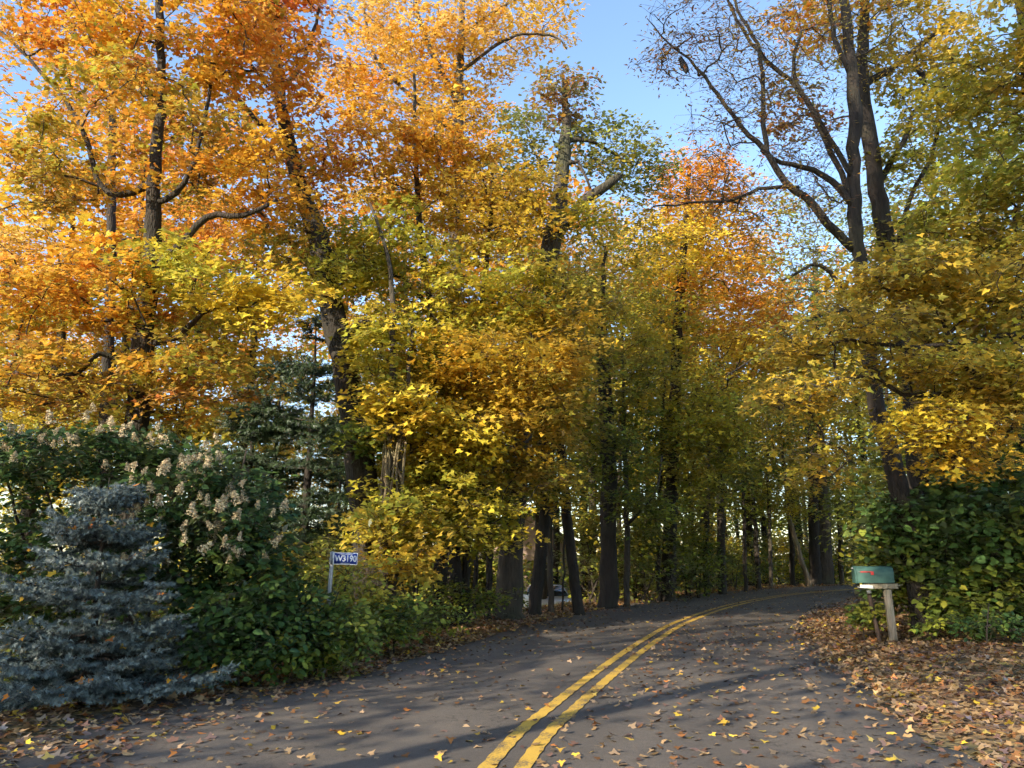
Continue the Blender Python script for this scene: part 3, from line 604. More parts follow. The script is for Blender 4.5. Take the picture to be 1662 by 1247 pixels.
slim('young_tree', 'dark trunk at the foot of the slanted pale pole', [(1286, 946, 35.5, .12), (1284, 880, 35.5, .11), (1276, 800, 35.5, .09), (1268, 720, 35.5, .06), (1262, 640, 35.5, .04)], [(1280, 700, 35, 60, 60, 1.6, 30, 'green'), (1280, 800, 34.5, 50, 40, 1.4, 22, 'olive')], spray=.75)
slim('oak_tree', 'tall thick trunk closing the view where the road vanishes', [(1338, 945, 37, .40), (1336, 850, 37, .36), (1330, 760, 37, .32), (1327, 690, 37, .29), (1325, 560, 37, .22), (1322, 420, 37, .12)],
     [(1330, 620, 36.5, 90, 60, 2, 44, 'olive'), (1310, 500, 36.5, 100, 70, 2.2, 56, 'sage'), (1340, 380, 37, 110, 80, 2.4, 60, 'sage'), (1370, 700, 36, 60, 50, 1.6, 28, 'olivegold')], spray=.85, leaf=('six', .19), bark='bark_grey', sides=14)
slim('oak_tree', 'darker twin trunk touching the thick trunk where the road vanishes', [(1323, 945, 36.5, .26), (1321, 850, 36.5, .24), (1318, 760, 36.5, .2), (1306, 650, 36.5, .14), (1290, 540, 36.5, .08)],
     [(1290, 640, 36, 70, 50, 1.8, 30, 'olive'), (1270, 560, 36, 70, 60, 1.8, 36, 'gold')], spray=.8, leaf=('six', .18))
slim('young_tree', 'lit pole trunk right of the thick trunk at the road end', [(1366, 944, 38, .12), (1364, 880, 38, .11), (1360, 800, 38, .09), (1356, 720, 38, .05)], [(1370, 790, 37.5, 50, 40, 1.4, 24, 'yelgreen'), (1380, 850, 37.5, 40, 30, 1.2, 14, 'yellow')], spray=.8, bark='bark_grey')

# ------------------------------------------------------------------ trees on the mailbox side
T_['P'] = plant('ash_tree', 'half bare dark ash arching its left limbs against the blue sky', 'tree',
    [[(1462, 810, 13.2, .165), (1445, 740, 13.2, .15), (1420, 640, 13.2, .14), (1406, 520, 13.2, .13), (1392, 400, 13.2, .125), (1385, 270, 13.2, .12), (1386, 150, 13.2, .115), (1372, 20, 13.2, .09), (1362, -120, 13.2, .05)]],
    [(1150, 60, 12.7, 80, 70, 1.0, 40, 'brown'), (1250, 90, 13.2, 90, 90, 1.2, 44, 'brown'), (1200, 200, 12.8, 90, 70, 1.0, 34, 'brown'), (1330, 60, 13.2, 90, 80, 1.3, 40, 'olivegold'),
     (1320, 230, 13.4, 70, 80, 1.2, 36, 'brown'), (1250, 330, 12.8, 110, 45, 1.2, 26, 'brown'), (1430, 80, 13.4, 80, 80, 1.2, 24, 'olivegold'), (1080, 70, 12.5, 60, 70, .8, 20, 'brown'), (1150, 300, 12.4, 90, 60, .8, 16, 'brown'),
     (1300, 440, 13, 80, 60, 1.2, 16, 'olive'), (1340, 330, 13.3, 35, 30, .5, 16, 'brown')],
    limbs=[[(1385, 405, 13.2, .085), (1345, 365, 13.1, .08), (1312, 325, 13.0, .075), (1278, 300, 12.9, .065), (1245, 248, 12.8, .055), (1205, 208, 12.7, .045), (1165, 155, 12.6, .035), (1120, 98, 12.5, .025), (1075, 62, 12.4, .015), (1050, 30, 12.4, .008)],
           [(1296, 305, 12.95, .04), (1240, 305, 12.7, .035), (1190, 325, 12.5, .03), (1130, 330, 12.3, .022), (1060, 335, 12.1, .015)],
           [(1245, 250, 12.8, .05), (1240, 200, 12.9, .045), (1237, 120, 13.0, .04), (1228, 70, 13.0, .035), (1200, 20, 13.1, .03), (1180, -30, 13.1, .02)],
           [(1388, 340, 13.2, .07), (1362, 305, 13.15, .065), (1330, 280, 13.1, .058), (1300, 270, 13.0, .05), (1262, 262, 12.9, .04), (1235, 243, 12.85, .035)],
           [(1384, 330, 13.2, .06), (1350, 250, 13.3, .055), (1300, 150, 13.4, .05), (1240, 95, 13.5, .04), (1190, 20, 13.5, .03), (1175, -30, 13.5, .02)],
           [(1386, 290, 13.2, .06), (1340, 215, 13.0, .045), (1290, 120, 12.8, .035), (1300, 50, 12.8, .025)],
           [(1400, 500, 13.2, .05), (1370, 470, 13.0, .045), (1345, 440, 12.9, .04), (1320, 430, 12.8, .03), (1270, 455, 12.6, .02)],
           [(1380, 120, 13.2, .06), (1355, 60, 13.2, .05), (1345, -20, 13.2, .035)],
           [(1402, 500, 13.2, .05), (1360, 505, 12.9, .04), (1310, 520, 12.5, .03), (1265, 555, 12.0, .02), (1180, 610, 11.6, .012)]],
    leaf=('leaflet', .10), per=26, spray=.5, flat=.7, gap=.5, sides=14, limbname='limb', tipr=.0065, twigs=8)
T_['Q'] = plant('maple_tree', 'thicker trunk crossing behind the half bare ash with olive gold crown', 'tree',
    [[(1490, 800, 14.4, .20), (1484, 660, 14.4, .185), (1460, 500, 14.4, .17), (1440, 400, 14.4, .165), (1416, 260, 14.4, .16), (1400, 150, 14.4, .14), (1402, 30, 14.4, .10), (1410, -100, 14.4, .05)]],
    [(1500, 80, 14.6, 110, 90, 1.7, 58, 'olivegold'), (1440, -20, 14.4, 120, 60, 1.6, 36, 'gold'), (1330, 20, 14.6, 90, 60, 1.4, 26, 'orange'), (1480, 270, 14.8, 80, 80, 1.4, 26, 'olive'), (1530, 180, 14.8, 90, 90, 1.5, 40, 'olive'),
     (1300, 170, 15, 70, 70, 1.4, 20, 'rusty'), (1480, 400, 14.6, 80, 60, 1.3, 34, 'olive')],
    limbs=[[(1398, 140, 14.4, .09), (1450, 110, 14.5, .07), (1510, 60, 14.6, .05), (1560, 20, 14.7, .03)], [(1425, 300, 14.4, .07), (1470, 220, 14.6, .05), (1485, 180, 14.6, .04), (1520, 165, 14.7, .025)],
           [(1450, 440, 14.4, .07), (1475, 330, 14.6, .05), (1520, 230, 14.8, .04), (1522, 130, 14.8, .025)]],
    leaf=('maple', .105), per=46, spray=.49, sides=14)
T_['R'] = plant('maple_tree', 'dense olive gold maple filling the upper right edge of the view', 'tree',
    [[(1735, 900, 11.6, .19), (1725, 700, 11.6, .175), (1710, 500, 11.6, .16), (1690, 300, 11.6, .13), (1665, 100, 11.6, .09), (1650, -80, 11.6, .05)]],
    [(1640, 120, 11.6, 90, 140, 1.5, 46, 'olivegold'), (1580, 320, 11.4, 90, 110, 1.5, 46, 'olive'), (1640, 380, 11.4, 80, 120, 1.5, 60, 'olivegold'), (1570, 490, 10.8, 110, 60, 1.5, 60, 'olivegold'),
     (1450, 450, 10.6, 90, 36, 1.2, 26, 'olivegold'), (1600, 620, 10.8, 90, 60, 1.2, 56, 'olivegold'), (1700, 200, 11.5, 80, 200, 1.5, 50, 'olive'), (1560, 130, 12.2, 70, 90, 1.2, 18, 'olive')],
    limbs=[[(1711, 520, 11.6, .07), (1650, 510, 11.4, .06), (1580, 480, 11.2, .05), (1500, 450, 10.8, .035), (1420, 440, 10.5, .02)], [(1718, 620, 11.6, .07), (1650, 615, 11.4, .06), (1570, 600, 11.0, .045), (1530, 520, 10.8, .03)]],
    leaf=('maple', .105), per=56, spray=.48)
T_['S'] = plant('maple_tree', 'slim maple reaching low golden boughs over the mailbox', 'tree',
    [[(1760, 900, 11.2, .10), (1755, 800, 11.2, .095), (1745, 680, 11.2, .085), (1735, 560, 11.1, .07), (1725, 420, 11.0, .05), (1715, 300, 11.0, .03)]],
    [(1390, 530, 10.0, 110, 30, 1.1, 32, 'olivegold'), (1300, 640, 9.8, 80, 30, .9, 28, 'olivegold'), (1480, 590, 10.2, 90, 30, 1.1, 30, 'olivegold'), (1500, 690, 10.0, 60, 36, .7, 26, 'yellow'),
     (1570, 690, 10.2, 80, 40, .9, 34, 'gold'), (1560, 750, 10.2, 60, 22, .7, 14, 'gold'), (1330, 750, 10.6, 60, 40, .8, 14, 'olivegold'), (1300, 560, 10.2, 60, 36, .9, 18, 'olivegold'), (1640, 640, 10.4, 60, 40, .9, 24, 'olivegold')],
    limbs=[[(1742, 660, 11.2, .055), (1640, 655, 11.0, .045), (1540, 640, 10.7, .038), (1470, 640, 10.4, .032), (1400, 610, 10.1, .025), (1320, 640, 9.9, .015)], [(1735, 570, 11.1, .05), (1640, 545, 10.9, .045), (1540, 560, 10.6, .035), (1450, 560, 10.3, .03), (1370, 550, 10.0, .018)],
           [(1750, 760, 11.2, .04), (1660, 715, 10.9, .035), (1560, 720, 10.6, .025), (1500, 710, 10.4, .02), (1455, 690, 10.0, .01)]],
    leaf=('maple10', .09), per=44, spray=.42)
slim('young_tree', 'dim slender trunk deep behind the mailbox shrubs', [(1660, 760, 15, .10), (1655, 640, 15, .09), (1650, 500, 15, .06)], [(1640, 680, 14.6, 80, 70, 1.3, 40, 'mossy'), (1600, 760, 14.4, 90, 50, 1.2, 40, 'green'), (1560, 830, 14.6, 100, 50, 1.2, 40, 'deep')])
slim('young_tree', 'dim trunk among deep green leaves between the ash and the view edge', [(1585, 900, 16, .10), (1583, 760, 16, .09), (1580, 640, 16, .06)], [(1560, 680, 16, 80, 70, 1.3, 36, 'green'), (1500, 760, 16, 80, 60, 1.2, 36, 'mossy'), (1440, 820, 17, 60, 50, 1.2, 26, 'mossy')])

# web nests of caterpillars hung in the ash's twigs
M['web'] = leaf_material('grey_web', .4, 0)
for px, py, D, h, w in [(1110, 106, 12.5, .36, .065), (1540, 92, 14.6, .4, .11), (1497, 125, 14.6, .5, .08)]:
    c = P(px, py, D) - np.array(T_['P'].location); q = np.linspace(-1, 1, 9)
    pts = np.column_stack([c[0] + q * .05 + rng.normal(0, .012, 9), np.full(9, c[1]), c[2] - q * h / 2]); mb = MB()
    v, f = tube_vf(pts, w * np.sqrt(np.clip(1 - q * q, .03, 1)) * rng.uniform(.8, 1.15, 9), 9, True, .14, px); mb.add(v, f, (.06, .06, .065)); mb.build('web_nest', M['web'], T_['P'], True)
# ------------------------------------------------------------------ conifers
def needles_np(a, b, per_m, length, tint, spread=.9, wfac=.12):
    """needles (one narrow triangle each) along segments a->b (n,3)"""
    L = np.linalg.norm(b - a, axis=1); cnt = np.maximum(3, (L * per_m).astype(int)); i = np.repeat(np.arange(len(a)), cnt); n = len(i)
    t = rng.random(n)[:, None]; p = a[i] * (1 - t) + b[i] * t
    ax = (b - a)[i] / (L[i][:, None] + 1e-9); u = unit(n); u -= ax * (u * ax).sum(1)[:, None]; u /= np.linalg.norm(u, axis=1)[:, None] + 1e-9
    d = ax * .65 + u * spread; d /= np.linalg.norm(d, axis=1)[:, None]
    w = np.cross(d, ax); w /= np.linalg.norm(w, axis=1)[:, None] + 1e-9
    ln = length * rng.uniform(.7, 1.15, n)[:, None]; wd = length * wfac
    V = np.stack([p + w * wd, p - w * wd, p + d * ln], 1).reshape(-1, 3)
    return V, np.repeat(tint[i] * rng.uniform(.75, 1.25, n)[:, None], 3, axis=0), 3
def spruce(name, label, loc, height, width, whorls, per, needle, per_m, inner, outer, step, bottom=.04, droop=.12, bare=0.0, trunk_r=.05, group=None, side=.55, wf=.12):
    root = thing(name, label, 'spruce tree', loc, 0, group)
    mb = MB(); zz = np.linspace(-.1, height * .97, 12); mb.tube(np.column_stack([rng.normal(0, .01, 12), rng.normal(0, .01, 12), zz]), trunk_r * (1 - zz / height * .93), 9, True, .06); mb.build('trunk', M['bark'], root, True)
    A, B, TT = [], [], []; bw = MB(); inner = np.array(inner); outer = np.array(outer)
    for w in range(whorls):
        f = (w + rng.random() * .4) / whorls; z0 = height * (bottom + (0.97 - bottom) * f)
        rad = width * (1 - f) ** .8 * rng.uniform(.85, 1.12) + .05
        if f < bare: continue
        for k in range(per):
            th = 2 * math.pi * (k + rng.random() * .7) / per + w * 1.1; r = rad * rng.uniform(.6, 1.15); z0 += rng.normal(0, height * .012)
            dx = np.array([math.cos(th), math.sin(th), 0]); sd = np.array([-dx[1], dx[0], 0])
            ns = max(4, int(r / step)); q = np.linspace(0, 1, ns + 1)[:, None]
            pts = np.array([0, 0, z0]) + dx * r * q + np.array([0, 0, 1]) * (r * (-droop * 2 * q * (1 - q * .9) + .10 * q ** 2 + (.5 * f * f) * q))
            bw.tube(pts, np.linspace(.012 + r * .008, .003, ns + 1), 4, False)
            for i in range(1, ns + 1):
                u = i / ns
                if u < .16 and r > .4: continue
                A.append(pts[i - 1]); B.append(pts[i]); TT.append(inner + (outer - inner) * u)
                ls = side * r * (1 - u) ** .7 * .8 + step * .9
                for sg in (-1, 1):
                    d = dx * .75 + sd * sg * .8 + np.array([0, 0, rng.normal(-.02, .09)]); e = pts[i] + d * ls * rng.uniform(.7, 1.1); mid = (pts[i] + e) / 2 + np.array([0, 0, -.02])
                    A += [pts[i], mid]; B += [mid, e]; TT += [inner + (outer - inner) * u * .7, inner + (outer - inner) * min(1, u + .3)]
                    m = max(1, int(ls / (step * 1.1)))
                    for j in range(m):
                        tt = (j + .6) / (m + .3); b0 = pts[i] * (1 - tt) + e * tt
                        for s2 in (-1, 1):
                            d2 = d * .6 + (sd * s2 * .7 if rng.random() < .6 else dx * s2 * .5) + np.array([0, 0, rng.normal(.03, .17)])
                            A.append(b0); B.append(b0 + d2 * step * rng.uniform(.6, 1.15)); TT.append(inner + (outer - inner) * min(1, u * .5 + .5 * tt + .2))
    V, T, K = needles_np(np.array(A), np.array(B), per_m, needle, np.array(TT), .9, wf)
    cr = obj('crown', leaf_mesh(name + '_needles', [(V, T, K)], M['needle']), root); cr['kind'] = 'stuff'
    bo = bw.build('branchwork', M['twig'], root); bo['kind'] = 'stuff'
    print(name, 'needles', len(V) // 3)
    return root
sp = P(140, 1100, 8.0)
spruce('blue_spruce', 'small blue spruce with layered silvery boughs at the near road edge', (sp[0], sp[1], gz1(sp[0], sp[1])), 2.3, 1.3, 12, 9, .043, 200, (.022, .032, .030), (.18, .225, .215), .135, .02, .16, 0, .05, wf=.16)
ncr = [o for o in bpy.data.objects if o.name.startswith('crown') and o.parent and o.parent.name.startswith('blue_spruce')][0]
nv = np.empty(len(ncr.data.vertices) * 3, np.float32); ncr.data.vertices.foreach_get('co', nv); nv = nv.reshape(-1, 3)[2::3]
rr_ = np.hypot(nv[:, 0], nv[:, 1]); ok = np.where((rr_ > .62 * 1.2 * (1 - nv[:, 2] / 2.3)) & (nv[:, 1] < .1))[0]; pk = rng.choice(ok, 70)
o_ = obj('caught_leaves', leaf_mesh('caught_leaves', [leaves_np(nv[pk] + np.array([sp[0], sp[1], gz1(sp[0], sp[1]) + .02]), np.column_stack([rng.normal(0, .5, 70), rng.normal(-.5, .5, 70), np.ones(70)]), rng.random(70) * 6.28, rng.uniform(.05, .09, 70), pick('orange', 70) * .8, 'maple')], M['leaf'])); tag(o_, 'orange leaves caught on the boughs of the blue spruce', 'leaf litter', None, 'stuff')
dk = (.022, .04, .022); dk2 = (.045, .075, .03)
con = [(492, 20.5, 9.5, 2.6, 'dark spruce with tiered drooping boughs left of the leaning trunk', .19), (437, 22.0, 9.0, 2.3, 'dark spruce with bare lower trunk second left of the leaning trunk', .14),
       (395, 21.0, 8.0, 2.4, 'dark spruce farthest from the leaning trunk half hidden by the flowering shrub', .17), (546, 26.0, 8.0, 2.3, 'smaller dark spruce seen directly behind the leaning trunk', .12)]
for px, D, h, w, lab, tr in con:
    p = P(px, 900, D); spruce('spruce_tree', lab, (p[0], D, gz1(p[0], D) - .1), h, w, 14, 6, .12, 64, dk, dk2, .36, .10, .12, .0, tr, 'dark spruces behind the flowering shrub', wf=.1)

# ------------------------------------------------------------------ flowering shrub (panicle hydrangea) and green shrubs on the left
hyd = plant('flowering_shrub', 'broad green shrub with faded tan flower heads behind the blue spruce', 'shrub',
    [[(px, 1000, 9.6 + .2 * (k % 3), .022), (px + dx, 850, 9.5, .018), (px + dx * 2, 730, 9.3, .01)] for k, (px, dx) in enumerate([(120, -30), (180, -10), (240, 5), (300, 20), (340, 30), (60, -30)])],
    [(60, 740, 9.6, 120, 60, 1.0, 60, 'deep'), (220, 740, 9.6, 130, 50, 1.0, 66, 'deep'), (330, 800, 9.2, 110, 60, 1.0, 66, 'deep'), (400, 870, 9.0, 80, 70, .8, 56, 'deep'), (280, 900, 9.0, 110, 80, .8, 60, 'deep'),
     (60, 860, 9.6, 120, 80, .8, 40, 'deep'), (400, 990, 8.8, 90, 60, .7, 50, 'deep'), (-20, 950, 9.2, 90, 90, .6, 40, 'deep'), (130, 960, 9.4, 110, 80, .5, 40, 'deep')],
    leaf=('six', .10), per=42, spray=.30, leafmat='green_leaf', twigs=3, upright=.25, tipr=.004)
def panicle(seed):
    n = 150; t = rng.random(n) ** .8; th = rng.random(n) * 6.28; r = .075 * (1 - t * .8) * np.sqrt(rng.random(n)) ** .5
    pos = np.column_stack([np.cos(th) * r, np.sin(th) * r, t * .17]); nor = np.column_stack([np.cos(th), np.sin(th), np.full(n, .5)]) + rng.normal(0, .4, (n, 3))
    tint = np.array([(.66, .54, .33), (.72, .62, .38), (.52, .38, .24)])[rng.integers(0, 3, n)] * rng.uniform(.75, 1.2, n)[:, None]
    return leaf_mesh('panicle', [leaves_np(pos, nor, rng.random(n) * 6.28, rng.uniform(.022, .038, n), tint, 'oval')], M['dry_leaf'])
pans = [panicle(i) for i in range(4)]
fol = [o for o in hyd.children if o.name.startswith('foliage')][0]
fv = np.empty(len(fol.data.vertices) * 3, np.float32); fol.data.vertices.foreach_get('co', fv); fv = fv.reshape(-1, 3)[::6]
fw = fv + np.array(hyd.location)
upx = 831 + FPX * fw[:, 0] / (fw[:, 1] * _c + (fw[:, 2] - CAM_H) * _s)
score = fw[:, 2] * .45 - fw[:, 1] * 1.1 + rng.normal(0, .42, len(fw)) - np.where(fw[:, 2] < 1.2, 3, 0); cand = np.argsort(-score)
chosen = []
for i in cand:
    if len(chosen) >= 115: break
    if all(np.sum((fw[i] - fw[j]) ** 2) > .15 ** 2 for j in chosen): chosen.append(i)
for k, i in enumerate(chosen):
    o = obj('blossom', pans[k % 4], hyd); o.location = fv[i] + np.array([0, -.10, .05]); o.rotation_euler = (rng.normal(.25, .4), rng.normal(0, .4), rng.random() * 6); o.scale = [rng.uniform(.5, .95)] * 3

def shrub(label, stems, blobs, leaf=('six', .085), per=40, spray=.3, pal=None, group=None, **kw):
    return plant('green_shrub', label, 'shrub', stems, blobs, leaf=leaf, per=per, spray=spray, leafmat='green_leaf', twigs=3, upright=.25, tipr=.004, group=group, **kw)
shrub('low dark green shrub on the verge below the blue sign', [[(500, 1050, 9.4, .014), (490, 990, 9.4, .012), (480, 940, 9.4, .008)], [(520, 1050, 9.4, .014), (540, 990, 9.4, .01), (550, 960, 9.4, .006)]],
      [(470, 1010, 9.3, 70, 55, .5, 50, 'deep'), (540, 1030, 9.4, 60, 45, .45, 40, 'green'), (480, 1035, 9.3, 60, 30, .3, 24, 'mossy')])
shrub('leafy green shrub between the blue spruce and the low verge shrub', [[(385, 1080, 8.7, .014), (380, 1010, 8.7, .01), (370, 960, 8.7, .008)]],
      [(380, 1030, 8.6, 65, 55, .5, 50, 'deep'), (430, 1045, 8.9, 60, 30, .3, 28, 'green')])
shrub('olive brown shrub tangled behind the blue sign post', [[(560, 1000, 11.2, .014), (560, 940, 11.2, .01), (570, 900, 11.2, .008)]],
      [(560, 960, 11.2, 60, 50, .6, 36, 'olive'), (610, 990, 11.6, 50, 30, .6, 22, 'olive'), (590, 1010, 11.0, 60, 30, .5, 26, 'green')])
shrub('small bright green shrub at the asphalt edge right of the sign', [[(640, 1030, 11.4, .01), (640, 1000, 11.4, .008), (636, 970, 11.4, .006)]],
      [(640, 1000, 11.4, 60, 30, .5, 36, 'green'), (700, 1000, 12.6, 50, 16, .4, 16, 'mossy')])
shrub('dim green shrub under the yellow green maple', [[(720, 980, 15, .014), (720, 940, 15, .01), (715, 900, 15, .008)]],
      [(700, 965, 15, 60, 22, .6, 20, 'mossy'), (770, 970, 15.5, 60, 18, .6, 16, 'green')], spray=.36)

# ------------------------------------------------------------------ big leaved shrub behind the mailbox: its largest leaves stand as single pieces
bs_blobs = [(1520, 850, 13.4, 70, 55, .7, 46, 'leafgreen'), (1600, 870, 12.8, 80, 70, .8, 60, 'leafgreen'), (1660, 880, 12.4, 70, 110, .8, 64, 'green'), (1570, 790, 13.4, 60, 50, .6, 26, 'leafgreen'), (1510, 930, 13.6, 60, 50, .5, 40, 'green'), (1585, 960, 13.0, 80, 45, .6, 50, 'green'),
            (1650, 985, 12.6, 60, 35, .5, 30, 'green'), (1450, 870, 14.4, 50, 45, .5, 34, 'green'), (1540, 985, 13.2, 50, 25, .4, 26, 'mossy'), (1450, 950, 14.6, 50, 40, .5, 34, 'deep'), (1460, 840, 13.25, 45, 46, .22, 36, 'leafgreen'), (1480, 900, 13.1, 40, 40, .2, 26, 'green'), (1425, 900, 13.4, 25, 30, .2, 12, 'green'), (1535, 900, 12.95, 30, 55, .2, 28, 'leafgreen'), (1545, 965, 12.9, 34, 36, .2, 26, 'green')]
bs = plant('broadleaf_shrub', 'large leaved green shrub crowding behind the mailbox', 'shrub',
    [[(px, 990, 13.6, .022), (px + dx, 920, 13.4, .018), (px + dx * 2, 850, 13.3, .01)] for px, dx in [(1510, -10), (1550, 0), (1595, 8), (1640, 12), (1480, -14)]],
    bs_blobs, leaf=('heart', .115), per=27, spray=.34, leafmat='green_leaf', twigs=3, upright=.2, tipr=.005)
hv = []
for k, pal_ in enumerate(['green', 'green', 'mossy', 'lime_']):
    c = np.array([[.075, .14, .035], [.06, .125, .04], [.13, .19, .04], [.22, .28, .05]][k])[None]
    hv.append(leaf_mesh('heart_leaf', [leaves_np(np.zeros((1, 3)), np.array([[0, 0, 1.]]), np.array([math.pi / 2]), np.array([1.0]), c, 'heart', .3, .45)], M['green_leaf']))
bl = np.array(bs.location)
for k in range(300):
    b = bs_blobs[rng.integers(0, len(bs_blobs))]; c = P(b[0], b[1], b[2]); kk = b[2] / FPX
    u = unit(1)[0]; u[1] = -abs(u[1]) * .9; u[2] = abs(u[2]) * .9 - .25; p = c + u * np.array([b[3] * kk, b[5], b[4] * kk]) * rng.uniform(.92, 1.12)
    if p[2] < .25 or (p[1] < 13.0 and p[0] < 6.75): continue
    o = obj('leaf', hv[rng.choice(4, p=[.46, .40, .12, .02])], bs); o.location = p - bl; o.scale = [rng.uniform(.10, .18)] * 3
    o.rotation_euler = (rng.normal(.35, .35), rng.normal(0, .4), rng.normal(math.pi, .9))
shrub('low weedy green shrub on the leaf drift right of the mailbox post', [[(1600, 1030, 11, .01), (1600, 1000, 11, .008), (1605, 980, 11, .006)]],
      [(1625, 1020, 11.4, 60, 18, .4, 20, 'deep'), (1530, 1015, 12.2, 50, 12, .3, 10, 'green')], spray=.24)
shrub('little green sapling shrub in the drift left of the mailbox post', [[(1400, 1010, 13.2, .008), (1398, 995, 13.2, .006), (1395, 980, 13.2, .004)]], [(1402, 995, 13.2, 25, 22, .3, 16, 'mossy')], spray=.2)

# ------------------------------------------------------------------ the wood behind: a few kinds of tree repeated as individuals
def template(name, label, h, cr, pals, leaf, bark, n=120, trunk_r=.16, low=.3, group='trees deep in the wood'):
    blobs = []; 
    for k, pl in enumerate(pals):
        f = low + (1 - low) * (k + .5) / len(pals); blobs.append((rng.normal(0, .3), rng.normal(0, .3), h * f, cr * (1.1 - .55 * abs(f - .55)), cr * (1.1 - .55 * abs(f - .55)), h * (1 - low) / len(pals) * .75, n // len(pals), pl))
    return plant(name, label, 'tree', [[(0, 0, .6, trunk_r), (.1, 0, h * .3, trunk_r * .85), (-.1, .1, h * .6, trunk_r * .6), (0, 0, h * .93, .03)]], blobs, leaf=leaf, per=46, spray=.85, bark=bark, world=True, group=group, twigs=3, origin=(0, 0, 0), gap=.45)
# templates are grown at the world origin on flat ground, then moved to their first place
_gz_keep = gz1
def gz1(x, y): return 0.0
TP = [template('maple_tree', 'x', 12.5, 2.9, ['yelgreen', 'yellow', 'gold', 'amber'], ('maple6', .19), 'bark', 130),
      template('maple_tree', 'x', 14.0, 3.0, ['olive', 'yelgreen', 'amber', 'orange'], ('maple6', .19), 'bark_grey', 140),
      template('oak_tree', 'x', 13.0, 3.2, ['mossy', 'olive', 'sage', 'sage'], ('six', .17), 'bark', 140),
      template('maple_tree', 'x', 10.0, 2.6, ['green', 'mossy', 'olive', 'yelgreen'], ('maple6', .17), 'bark', 120, .12, .18)]
US = [plant('understory_shrub', 'x', 'shrub', [[(0, 0, .2, .03), (.1, 0, .9, .02), (.2, .1, 1.8, .01)], [(.1, .1, .2, .03), (-.2, 0, .9, .02), (-.4, .1, 1.7, .01)]],
            [(0, 0, 1.1, 1.1, 1.0, .8, 46, pl), (.2, 0, 2.0, .8, .8, .6, 24, pl2)], leaf=('six', .12), per=34, spray=.42, leafmat='green_leaf', world=True, origin=(0, 0, 0), twigs=2, upright=.2, tipr=.005, group='understory shrubs in the wood')
      for pl, pl2 in [('mossy', 'olive'), ('green', 'mossy'), ('yelgreen', 'yellow')]]
gz1 = _gz_keep
used = [False] * 4; usedu = [False] * 3
def place(kind, px, D, sc, label, pool=TP, flag=None, x=None):
    flag = used if pool is TP else usedu
    o = pool[kind] if not flag[kind] else copy_tree(pool[kind]); flag[kind] = True
    xx = P(px, 900, D)[0] if x is None else x
    o.location = (xx, D, gz1(xx, D) - .05); o.rotation_euler = (0, 0, rng.random() * 6.28); o.scale = (sc * rng.uniform(.9, 1.1), sc * rng.uniform(.9, 1.1), sc); o['label'] = label
    return o
KL = ['yellow gold maple deep in the wood behind the roadside trunks', 'orange topped maple deep in the wood behind the roadside trunks', 'grey green oak deep in the wood behind the roadside trunks', 'low green maple deep in the wood behind the roadside trunks']
far = [(-60, 24, 1, 1.0), (60, 30, 0, 1.0), (150, 27, 0, .9), (300, 28, 1, .9), (380, 34, 1, 1.05), (20, 38, 1, 1.15), (470, 40, 0, .8), (600, 27, 3, .9), (660, 31, 0, 1.05), (560, 36, 0, .8), (760, 27, 3, 1.0), (830, 33, 1, 1.1), (720, 40, 0, 1.2),
       (960, 30, 2, 1.15), (1040, 34, 2, 1.25), (900, 42, 2, 1.25), (1120, 33, 3, 1.1), (1010, 26, 3, .85), (1180, 38, 1, 1.2), (1100, 44, 2, 1.35), (1240, 42, 0, 1.05), (1200, 50, 3, 1.2), (1290, 46, 2, 1.2), (1340, 48, 2, 1.35), (1400, 44, 3, 1.1),
       (1420, 30, 2, 1.0), (1470, 26, 3, 1.0), (1550, 24, 2, 1.05), (1620, 21, 3, 1.0), (1690, 22, 2, 1.2), (1500, 34, 1, 1.2), (1600, 30, 0, 1.2), (1390, 38, 3, .9), (1760, 18, 3, 1.1),
       (40, 23, 0, 1.3), (160, 24, 1, 1.3), (280, 26, 1, 1.4), (380, 27, 0, 1.2), (790, 31, 0, 1.45), (880, 35, 1, 1.55), (950, 37, 0, 1.55), (1055, 40, 0, 1.6), (1145, 42, 1, 1.65), (1215, 41, 0, 1.35), (1300, 47, 2, 1.7), (1090, 30, 0, 1.2), (640, 33, 1, 1.5), (540, 38, 1, 1.4), (150, 45, 2, 1.0), (330, 50, 0, .9), (800, 52, 0, 1.2), (960, 56, 1, 1.3), (640, 55, 1, 1.2), (1160, 60, 0, 1.3), (1310, 62, 1, 1.2), (1440, 56, 0, 1.3), (1560, 46, 1, 1.3)]
LM = [(-200, 'the view edge'), (178, 'the slim straight trunk'), (232, 'the orange topped maple'), (437, 'the dark spruces'), (590, 'the leaning trunk'), (632, 'the vine hung sapling'), (740, 'the yellow green maple'), (830, 'the thick grey trunk'),
      (915, 'the white car'), (987, 'the straight thick trunk'), (1085, 'the stout maple'), (1172, 'the broad dark trunk'), (1251, 'the pole thin trunk'), (1300, 'the slanted pale pole'), (1335, 'the thick end trunk'), (1425, 'the mailbox'), (1470, 'the ash'), (1600, 'the big leaved shrub'), (2000, 'the view edge')]
seen_labels = {}
def where(kind, px, D):
    a = [n for p_, n in LM if p_ <= px][-1]; b = [n for p_, n in LM if p_ > px][0]
    row = 'just' if D < 28 else ('well' if D < 41 else 'far'); 
    return f"{kind} {row} behind the gap from {a} to {b}".replace('from the ', 'from ').replace('to the ', 'to ')
KS = ['yellow gold maple', 'orange tipped maple', 'grey green oak', 'low green maple']
for px, D, k, sc in far: place(k, px, D, sc, where(KS[k], px, D))
UK = ['olive shrub', 'dark green shrub', 'yellow green shrub']
UL = ['olive understory shrub in the shade between the trunks', 'dark green understory shrub in the shade between the trunks', 'yellow green understory shrub glowing between the trunks']
